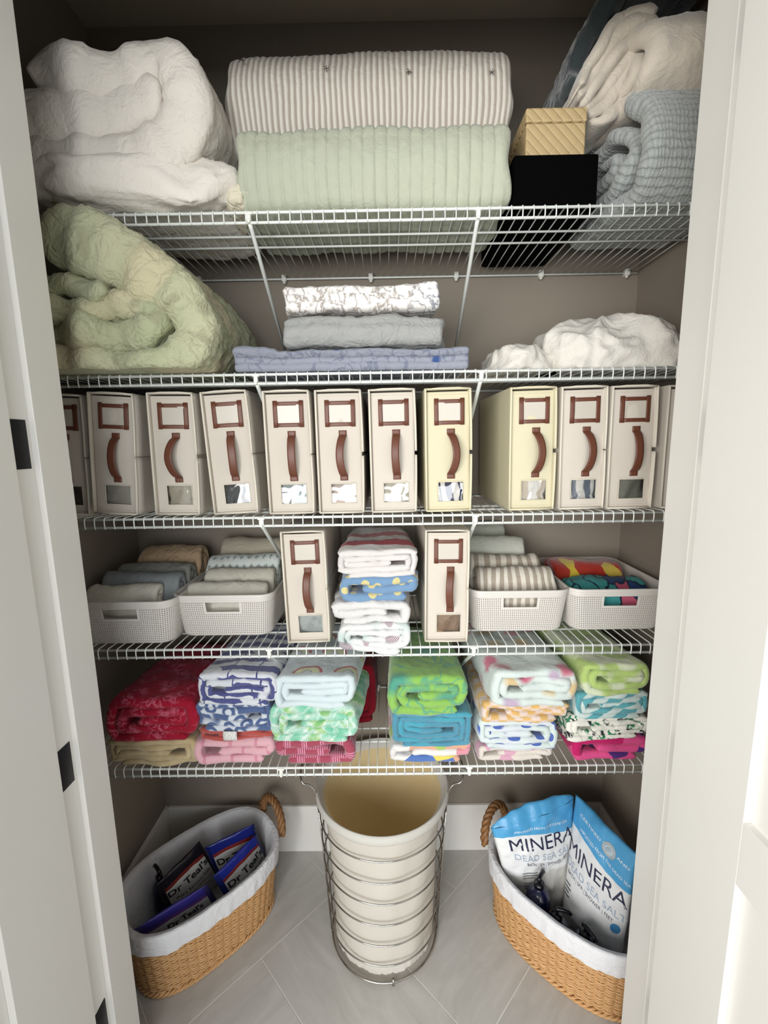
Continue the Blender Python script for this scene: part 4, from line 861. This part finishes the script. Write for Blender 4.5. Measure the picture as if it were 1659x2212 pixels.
def lf(u, v):
    a = 2*PI*u; k = v*(len(prof)+9); pp = prof+[(.16, 19.95), (.24, 19.7), (.22, 19.2), (.1, 18.9)]
    inn = [(-.5, 19.6), (-1.0, 18.6), (-1.3, 15), (-1.3, 8), (-1.3, 1.2)]
    pts = pp[:9]+[(.2, 19.15), (.3, 19.6), (.26, 20.05), (.05, 20.25), (-.15, 20.1)]+inn
    i = min(len(pts)-2, int(v*(len(pts)-1))); f = v*(len(pts)-1)-i; dr = pts[i][0]*(1-f)+pts[i+1][0]*f; z = pts[i][1]*(1-f)+pts[i+1][1]*f
    if z < 2.2 and v < .5: z += .45*nz(math.cos(a)*4, math.sin(a)*4, 1, 1.) + .25*nz(math.cos(a)*14, math.sin(a)*14, 2, 1.); dr += .12*nz(math.cos(a)*20, math.sin(a)*20, 2, 1.)
    wv = .16*nz(math.cos(a)*2.2, math.sin(a)*2.2, z*.12, 1.)
    if v < .46: dr = min(dr+wv*1.5, -.2) if 1.2 < z < 19.0 else dr
    return hp_(a, z, dr)
L_ = MB().grid(lf, 160, 64, wrap=True, uvf=lambda u, v: (u*40, 1. if v > .79 else 0.)); L_.build('liner', mlo, t)
MB().grid(lambda u, v: (HX+5.85*v*math.cos(2*PI*u), hc(1.2)+5.85*v*math.sin(2*PI*u), 1.2+.02*v), 48, 6, wrap=True, uvf=lambda u, v: (0, 1)).build('liner_bottom', mlo, t)

# ------------------------------------------------------------------ wicker baskets
n = N('honey_wicker'); MWK = n.out(n.mix(n.noise(n.vm('MULTIPLY', n.P, (.7, .7, 5.)), .9, 3, .6), lin('a8794a'), lin('dbb07a')), .5, n.noise(n.P, 12, 2), .3, .03)
n = N('brown_wicker'); MWK2 = n.out(n.mix(n.noise(n.P, 2.5, 3), lin('6f4a2c'), lin('9a6f42')), .5, n.noise(n.P, 16, 2), .5, .04)
mwl = cloth('white_cotton_liner', 'd8d8da', 'sheet', 1.2, .2)
def wicker(label, cx, cy, a, b, th, zr, d, ne, seed, tie=None):
    t = thing('wicker_basket', label, 'basket', (cx, cy, 0), 'oval wicker baskets with white liners')
    # equal-arc samples
    NS = 2000; A = [2*PI*k/NS for k in range(NS+1)]
    ex = lambda q: math.copysign(abs(math.cos(q))**(2/ne), math.cos(q)); ey = lambda q: math.copysign(abs(math.sin(q))**(2/ne), math.sin(q))
    XY = np.array([(a*ex(q), b*ey(q)) for q in A]); L = np.r_[0, np.cumsum(np.linalg.norm(np.diff(XY, axis=0), axis=1))]; T = L[-1]
    def P(s, z, off=0.):
        q = np.interp((s % 1)*T, L, A); k = 1-z/zr; aa, bb = a-d*k+off, b-d*k+off
        x, y = aa*ex(q), bb*ey(q); return (cx+x*math.cos(th)-y*math.sin(th), cy+x*math.sin(th)+y*math.cos(th), z)
    ns = 48; rows = 44; mb = MB()
    for r in range(rows):
        z = .7+(zr-1.2)*r/(rows-1); m = ns*4
        mb.tube([P(k/m, z+.05*math.sin(k*.7+r), -.18+.17*math.sin(PI*ns*k/m+PI*r)) for k in range(m)], .125, 6, closed=True)
    mb.build('weave', MWK, t)
    mb = MB()
    for k in range(ns): mb.tube([P((k+.5)/ns, .3, -.16), P((k+.5)/ns, zr/2, -.16), P((k+.5)/ns, zr, -.16)], .13, 6)
    mb.build('stakes', MWK, t)
    mb = MB(); m = 320
    for ph in range(3): mb.tube([P(k/m, .32+.17*math.sin(2*PI*(k/m*26+ph/3.)), -.02+.2*math.cos(2*PI*(k/m*26+ph/3.))) for k in range(m)], .17, 6, closed=True)
    mb.build('base_braid', MWK, t)
    MB().grid(lambda u, v: tuple(np.array(P(u, .25, -.3))*v+np.array((cx, cy, .25))*(1-v)), 60, 4, wrap=True).build('base', MWK, t)
    # liner: floor, inside wall, over the rim, down outside
    pr = [(-3., .5), (-.95, .6), (-.95, 2.), (-.9, 5.), (-.85, zr-2), (-.7, zr-.4), (-.45, zr+.08), (-.05, zr+.22), (.16, zr+.1), (.24, zr-.4), (.27, zr-1.2), (.3, zr-2.0), (.3, zr-2.45)]
    def f(u, v):
        k = v*(len(pr)-1); i = min(len(pr)-2, int(k)); g = k-i; off = pr[i][0]*(1-g)+pr[i+1][0]*g; z = pr[i][1]*(1-g)+pr[i+1][1]*g
        c_, s_2 = math.cos(2*PI*u), math.sin(2*PI*u)
        out_ = max(0, (v-.62)/.38)
        off += .14*out_*nz(c_*12, s_2*12, seed+z*.3, 1.)+.22*out_*nz(c_*4, s_2*4, seed+4, 1.)+(.12*nz(c_*3, s_2*3, z*.4, 1., seed) if v < .5 else 0)
        z += (.14*nz(c_*4, s_2*4, seed, 1.)+.3*max(0, out_)*nz(c_*5, s_2*5, seed+2, 1.)*(z < zr-.6))*min(1, v*1.3)
        return P(u, max(z, .4), max(off, .08+.12*0) if out_ > .25 and z < zr-.3 else off)
    MB().grid(f, 260, 46, wrap=True).build('liner', mwl, t)
    MB().grid(lambda u, v: tuple(np.array(P(u, .5, -2.9))*v+np.array((cx, cy, .5))*(1-v)), 60, 3, wrap=True).build('liner_floor', mwl, t)
    # braided handles at both ends
    for sg in (1, -1):
        e = np.array([math.cos(th)*sg, math.sin(th)*sg, 0]); w_ = np.array([-e[1], e[0], 0]); c0 = np.array([cx, cy, 0])+e*(a+.05)
        mb = MB()
        for ph in range(3):
            pts = []
            for k in range(61):
                q = k/60.; an = PI*q; base = c0+w_*(-2.7*math.cos(an))+np.array([0, 0, zr-.8+3.6*math.sin(an)**.8])+e*(.35*math.sin(an)+.25)
                tw_ = 2*PI*(q*4+ph/3.); rad = w_*(-math.cos(an))+np.array([0, 0, math.sin(an)])
                pts.append(base+.3*math.cos(tw_)*rad+.3*math.sin(tw_)*e)
            mb.tube(pts, .3, 7)
        mb.build('handle', MWK2, t)
    if tie is not None:
        mb = MB(); p0 = np.array(tie)
        mb.tube([p0, p0+(-.25, -.2, -.6), p0+(-.45, -.25, -1.6), p0+(-.5, -.2, -2.5)], .13, 6); mb.tube([p0, p0+(-.1, -.3, -.5), p0+(.05, -.35, -1.3)], .13, 6)
        mb.build('liner_tie', mwl, t)
    return P
PL = wicker('oval wicker basket in the left corner of the floor, holding the Epsom salt pouches', -24.15, 5.44, 9.64, 6.35, .77, 9.66, 1.2, 2.7, 3.)
PR_ = wicker('oval wicker basket in the right corner of the floor, holding two big blue-topped pouches', 22.27, 3.58, 10.13, 6.6, -.78, 9.43, .95, 2.4, 8., tie=(14.6, 9.2, 9.0))

# ------------------------------------------------------------------ pouches with their printing
FONTC = {}
def text_tris(s):
    if s in FONTC: return FONTC[s]
    bold = s in ("Dr Teal's",)
    cu = bpy.data.curves.new('tmp', 'FONT'); cu.body = s; cu.resolution_u = 3; cu.offset = .022 if bold else 0
    ob = bpy.data.objects.new('tmp', cu); COL.objects.link(ob); bpy.context.view_layer.update()
    me = bpy.data.meshes.new_from_object(ob.evaluated_get(bpy.context.evaluated_depsgraph_get()))
    b = bmesh.new(); b.from_mesh(me); bmesh.ops.triangulate(b, faces=b.faces[:])
    for _ in range(2):
        long_ = [e for e in b.edges if e.calc_length() > .3]
        if long_: bmesh.ops.subdivide_edges(b, edges=long_, cuts=1); bmesh.ops.triangulate(b, faces=b.faces[:])
    V = np.array([v.co[:2] for v in b.verts]); b.verts.ensure_lookup_table(); b.verts.index_update(); F = [tuple(v.index for v in f.verts) for f in b.faces]; b.free()
    bpy.data.objects.remove(ob); bpy.data.curves.remove(cu); bpy.data.meshes.remove(me)
    FONTC[s] = (V, F); return FONTC[s]
CAPH = .69
def mtxt(name, c): return mm('txt'+c, lambda: plain(name, c, .5))
def pouch(name, label, cat, TL, TR, BL, BR, thick, mat, texts=(), topt=.0, seed=0., wr=.12, group=None, extras=()):
    TL, TR, BL, BR = [np.array(q, float) for q in (TL, TR, BL, BR)]
    nrm = np.cross(TR-BL, TL-BR); nrm /= np.linalg.norm(nrm)
    if nrm@(CAM-(TL+BR)/2) < 0: nrm = -nrm
    upv = (TL+TR-BL-BR)/2; upv /= np.linalg.norm(upv)
    def S(u, v, side=1, off=0.):
        b_ = (BL*(1-u)+BR*u)*(1-v)+(TL*(1-u)+TR*u)*v
        e = max(0., math.sin(PI*u))**.55; h = (1-v)**.45*1.15*(min(1, v*6+.25)) ; h = h*(1-topt)+topt*1.0 if topt else h
        k = thick/2*e*min(1.1, h)
        w_ = wr*(.3+.7*e)*(nz(b_[0], b_[1], b_[2], .5, seed)+.5*nz(b_[0], b_[1], b_[2], 1.3, seed+3)*1.0)
        return b_+nrm*side*(k)+nrm*(w_+off)
    c0 = (BL+BR)/2
    t = thing(name, label, cat, tuple(c0), group)
    mb = MB(); mb.grid(lambda u, v: S(u, v, 1), 40, 44); mb.grid(lambda u, v: S(u, v, -1), 40, 44, flip=True)
    if topt: mb.grid(lambda u, v: S(u, 1., 1-2*v)+upv*(1.5*math.sin(PI*min(1, v*1.15))*math.sin(PI*u)**.6+.25*nz(u*6, v*6, seed)), 40, 10, uvf=lambda u, v: (u, 1.))
    mb.grid(lambda u, v: S(u, 0., 1-2*v), 40, 4, flip=True)
    mb.build('pouch_body', mat, t, weld=True)
    for row in texts:
        s, u0, u1, v0, v1, hv, col = row[:7]
        V, F = text_tris(s); x0, x1 = V[:, 0].min(), V[:, 0].max()
        arc = row[7] if len(row) > 7 else 0.
        P3 = []
        for x, y in V:
            k = (x-x0)/(x1-x0); P3.append(S(u0+(u1-u0)*k, v0+(v1-v0)*k+y/CAPH*hv+arc*math.sin(PI*k), 1, .03))
        m = MB().add(P3, F); m.build('lettering', mtxt('print_'+s[:3].strip().lower().replace('|', ''), col), t, smooth=False)
    for kind, u, v, ru, rv, col in extras:
        m = MB()
        if kind == 'disc':
            m.grid(lambda p, q: S(u+ru*q*math.cos(2*PI*p), v+rv*q*math.sin(2*PI*p), 1, .035), 32, 4, wrap=True)
        elif kind == 'ring':
            m.grid(lambda p, q: S(u+ru*(1-.1*q)*math.cos(2*PI*p), v+rv*(1-.1*q)*math.sin(2*PI*p), 1, .05), 40, 1, wrap=True)
        elif kind == 'bar':
            m.grid(lambda p, q: S(u+ru*p, v+rv*q, 1, .035), 8, 1)
        m.build({'disc': 'printed_disc', 'ring': 'printed_ring', 'bar': 'printed_line'}[kind], mtxt('print_mark', col), t)
    return S
def mineramat(name, b0, amp, low, b1=None):
    n = N(name); x = n.xyz(n.UV); u, v = x[0], x[1]
    edge = n.m_('ADD', n.m_('ADD', b0, n.m_('MULTIPLY', u, (b1 or b0)-b0)), n.m_('MULTIPLY', n.m_('SINE', n.m_('MULTIPLY', u, 5.5)), amp))
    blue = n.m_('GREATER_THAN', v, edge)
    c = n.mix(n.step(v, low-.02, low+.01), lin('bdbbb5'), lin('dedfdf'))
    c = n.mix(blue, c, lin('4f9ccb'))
    return n.out(c, .3, n.noise(n.warp(n.P, .6, 1.5), .7, 3, .5, .6), .35, .2)
NAVY, LB, WH = '1d2140', '9aa9ba', 'e4e9ec'
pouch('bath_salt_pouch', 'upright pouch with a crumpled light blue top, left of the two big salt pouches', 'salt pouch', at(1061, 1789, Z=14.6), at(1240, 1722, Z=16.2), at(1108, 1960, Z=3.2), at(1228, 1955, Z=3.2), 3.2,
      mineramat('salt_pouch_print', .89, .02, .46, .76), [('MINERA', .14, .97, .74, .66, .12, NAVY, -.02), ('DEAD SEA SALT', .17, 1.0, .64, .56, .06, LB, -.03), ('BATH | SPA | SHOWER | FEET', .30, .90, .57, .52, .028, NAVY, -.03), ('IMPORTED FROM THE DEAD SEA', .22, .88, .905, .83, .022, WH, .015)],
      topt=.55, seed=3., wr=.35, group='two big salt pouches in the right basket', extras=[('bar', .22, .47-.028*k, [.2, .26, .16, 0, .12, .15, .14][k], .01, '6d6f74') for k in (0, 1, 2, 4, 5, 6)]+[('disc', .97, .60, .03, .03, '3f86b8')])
pouch('bath_salt_pouch', 'pouch with a round grey seal on its blue band, right of the two', 'salt pouch', at(1243, 1713, Z=16.8), at(1378, 1848, Z=16.5), at(1214, 1985, Z=3.2), at(1342, 2075, Z=3.2), 3.4,
      mineramat('salt_pouch_print_wide', .78, .015, .02, .64), [('MINERA', .03, .99, .565, .49, .115, NAVY, .01), ('DEAD SEA SALT', .04, 1.0, .47, .36, .06, LB, .01), ('BATH | SPA | SHOWER | FEET', .09, .86, .415, .325, .028, NAVY, .01), ('IMPORTED FROM THE DEAD SEA', .20, .99, .79, .69, .026, WH, .01), ('CERTIFIED PURE AND', .16, .95, .89, .83, .024, WH)],
      seed=9., wr=.25, group='two big salt pouches in the right basket', extras=[('disc', .66, .85, .1, .06, 'b7c3c8'), ('ring', .66, .85, .098, .058, '8795a0'), ('ring', .66, .85, .075, .045, '8795a0'), ('disc', .66, .85, .045, .028, '8fa3b0'), ('disc', .90, .285, .06, .04, '3f86b8')]+[('bar', .05, .33-.03*k, [.12, .14, .1, .12][k], .012, '5d6066') for k in range(4)])
def tealsmat(name, top, band, side):
    n = N(name); x = n.xyz(n.UV); u, v = x[0], x[1]; cu = n.m_('SUBTRACT', v, n.m_('MULTIPLY', n.m_('SINE', n.m_('MULTIPLY', u, PI)), .07))
    ins = n.m_('MULTIPLY', n.m_('GREATER_THAN', u, .09), n.m_('LESS_THAN', u, .93))
    c = n.mix(n.m_('GREATER_THAN', cu, .72), lin('b9b8b4'), lin(band)); c = n.mix(n.m_('GREATER_THAN', cu, .78), c, lin(top)); c = n.mix(ins, lin(side), c)
    return n.out(c, .28, n.noise(n.warp(n.P, .8, 1.), .9, 3), .3, .15)
BK = '16161c'; TG = 'bath salt pouches with white labels in the left basket'
def line(k, u=.3, w=.5): return ('bar', u, .36-.035*k, w, .01, '55555a')
pouch('epsom_salt_pouch', 'black-topped salt pouch at the back left of the left basket', 'salt pouch', at(336, 1913, Z=10.6), at(431, 1817, Z=11.2), at(372, 1992, Z=2.6), at(482, 1902, Z=2.6), 1.9, tealsmat('dark_pouch', '17141c', '6d2420', '17131a'),
      [("Dr Teal's", .1, .93, .60, .60, .115, BK), ('Pure Epsom Salt', .2, .9, .47, .47, .055, BK), ('Soaking Solution', .26, .9, .385, .385, .04, '5a2420')], seed=21., group=TG, extras=[line(1.5), line(3, .3, .55)])
pouch('epsom_salt_pouch', 'royal blue salt pouch at the back of the left basket, half hidden', 'salt pouch', at(441, 1831, Z=10.6), at(549, 1779, Z=11.6), at(478, 1915, Z=2.6), at(575, 1860, Z=2.6), 1.8, tealsmat('royal_pouch', '1b2470', '7c2a26', '141b52'),
      [("Dr Teal's", .12, .93, .56, .56, .13, BK)], seed=23., group=TG)
pouch('epsom_salt_pouch', 'royal blue salt pouch at the front right of the left basket, label in full view', 'salt pouch', at(460, 1893, Z=9.6), at(554, 1801, Z=10.4), at(506, 1972, Z=3.), at(584, 1868, Z=3.), 1.9, tealsmat('royal_pouch_front', '202b84', '7c2a26', '1a2260'),
      [("Dr Teal's", .12, .93, .56, .56, .13, BK), ('Pure Epsom Salt', .2, .9, .44, .44, .055, BK), ('Soaking Solution', .26, .9, .35, .35, .04, BK)], seed=25., group=TG)
pouch('epsom_salt_pouch', 'violet-blue salt pouch nearest the left door jamb in the left basket', 'salt pouch', at(287, 2009, Z=9.6), at(447, 1910, Z=10.0), at(322, 2062, Z=3.), at(482, 1965, Z=3.), 1.9, tealsmat('violet_pouch', '332c78', '5d3478', '2c2a58'),
      [("Dr Teal's", .36, .84, .60, .60, .12, BK)], seed=27., group=TG, extras=[('bar', .38, .52, .46, .012, '3c3c42'), ('bar', .42, .46, .40, .01, '55555a'), ('bar', .44, .40, .36, .01, '55555a')])
# dark pump bottles
n = N('cobalt_plastic'); MBO = n.out('14163a', .22, Coat_Weight=.3); n = N('black_pump_plastic'); MPU = n.out('0a0a10', .25)
n = N('bottle_label'); MLB = n.out(n.mix(n.step(n.m_('SINE', n.m_('MULTIPLY', n.xyz(n.UV)[1], 30.)), .6, .8), lin('b98e6a'), lin('6a5670')), .5)
def bottle(label, p, h, r, yaw, lab=True, tilt=0.):
    t = thing('pump_bottle', label, 'bottle', p, 'dark blue pump bottles in the baskets', rot=(tilt, 0, yaw))
    pr = [(.0, 0), (r*.9, 0), (r, .15), (r, h*.8), (r*.93, h*.87), (r*.6, h*.94), (r*.36, h*.97), (r*.34, h), (0, h)]
    MB().grid(lambda u, v: (lambda i, g: ((pr[i][0]*(1-g)+pr[i+1][0]*g)*math.cos(2*PI*u), (pr[i][0]*(1-g)+pr[i+1][0]*g)*math.sin(2*PI*u), pr[i][1]*(1-g)+pr[i+1][1]*g))(min(len(pr)-2, int(v*(len(pr)-1))), v*(len(pr)-1)-min(len(pr)-2, int(v*(len(pr)-1)))), 40, 32, wrap=True).build('bottle_body', MBO, t, local=True)
    mb = MB(); mb.tube([(0, 0, h-.1), (0, 0, h+.45)], r*.42, 20); mb.tube([(0, 0, h+.4), (0, 0, h+.95)], .16, 10); mb.tube([(-.3, 0, h+.95), (0, 0, h+1.1), (.5, 0, h+1.12), (1.25, 0, h+.98), (1.45, 0, h+.75)], .24, 12)
    mb.build('pump_head', MPU, t, local=True)
    if lab: MB().grid(lambda u, v: ((r+.02)*math.cos(-2.6+2.6*u), (r+.02)*math.sin(-2.6+2.6*u), h*.2+h*.5*v), 24, 8).build('bottle_label', MLB, t, local=True)
bottle('dark blue pump bottle in front of the left big salt pouch', (18.3, 2.9, .7), 8.2, 1.45, .9)
bottle('dark blue pump bottle whose paler label shows over the liner', (19.6, .3, .7), 6.9, 1.4, -.2)
bottle('dark blue pump bottle at the foot of the right salt pouch', (22.0, -1.6, .7), 7.0, 1.4, -1.2, False)
bottle('dark pump bottle at the left edge of the left basket, beside the black-topped pouch', (-29.2, 4.2, .7), 8.2, 1.0, 2.4, False)
# ------------------------------------------------------------------ light: a window off to the left of the camera, soft room light all round
w = bpy.data.worlds.new('room_light'); SC.world = w; w.use_nodes = True
w.node_tree.nodes['Background'].inputs[0].default_value = (.93, .95, 1, 1); w.node_tree.nodes['Background'].inputs[1].default_value = .46
def area(name, loc, target, sx, sy, power, col):
    l = bpy.data.lights.new(name, 'AREA'); l.shape = 'RECTANGLE'; l.size = sx*I; l.size_y = sy*I; l.energy = power; l.color = col
    o = bpy.data.objects.new(name, l); COL.objects.link(o); o.location = [c*I for c in loc]
    o.rotation_euler = (Vector(target)-Vector(loc)).to_track_quat('-Z', 'Y').to_euler(); return o
area('window_light', (-46, -92, 62), (4, 8, 34), 44, 54, 70, (1., .975, .94))
area('room_window', (-5, -150, 62), (0, 0, 45), 90, 70, 95, (.95, .98, 1.))
SC.view_settings.view_transform = 'Standard'; SC.view_settings.look = 'None'; SC.view_settings.exposure = -.14; SC.view_settings.gamma = 1; SC.view_settings.use_curve_mapping = False
SC.cycles.use_denoising = True
SC.cycles.max_bounces = 8; SC.cycles.transparent_max_bounces = 12
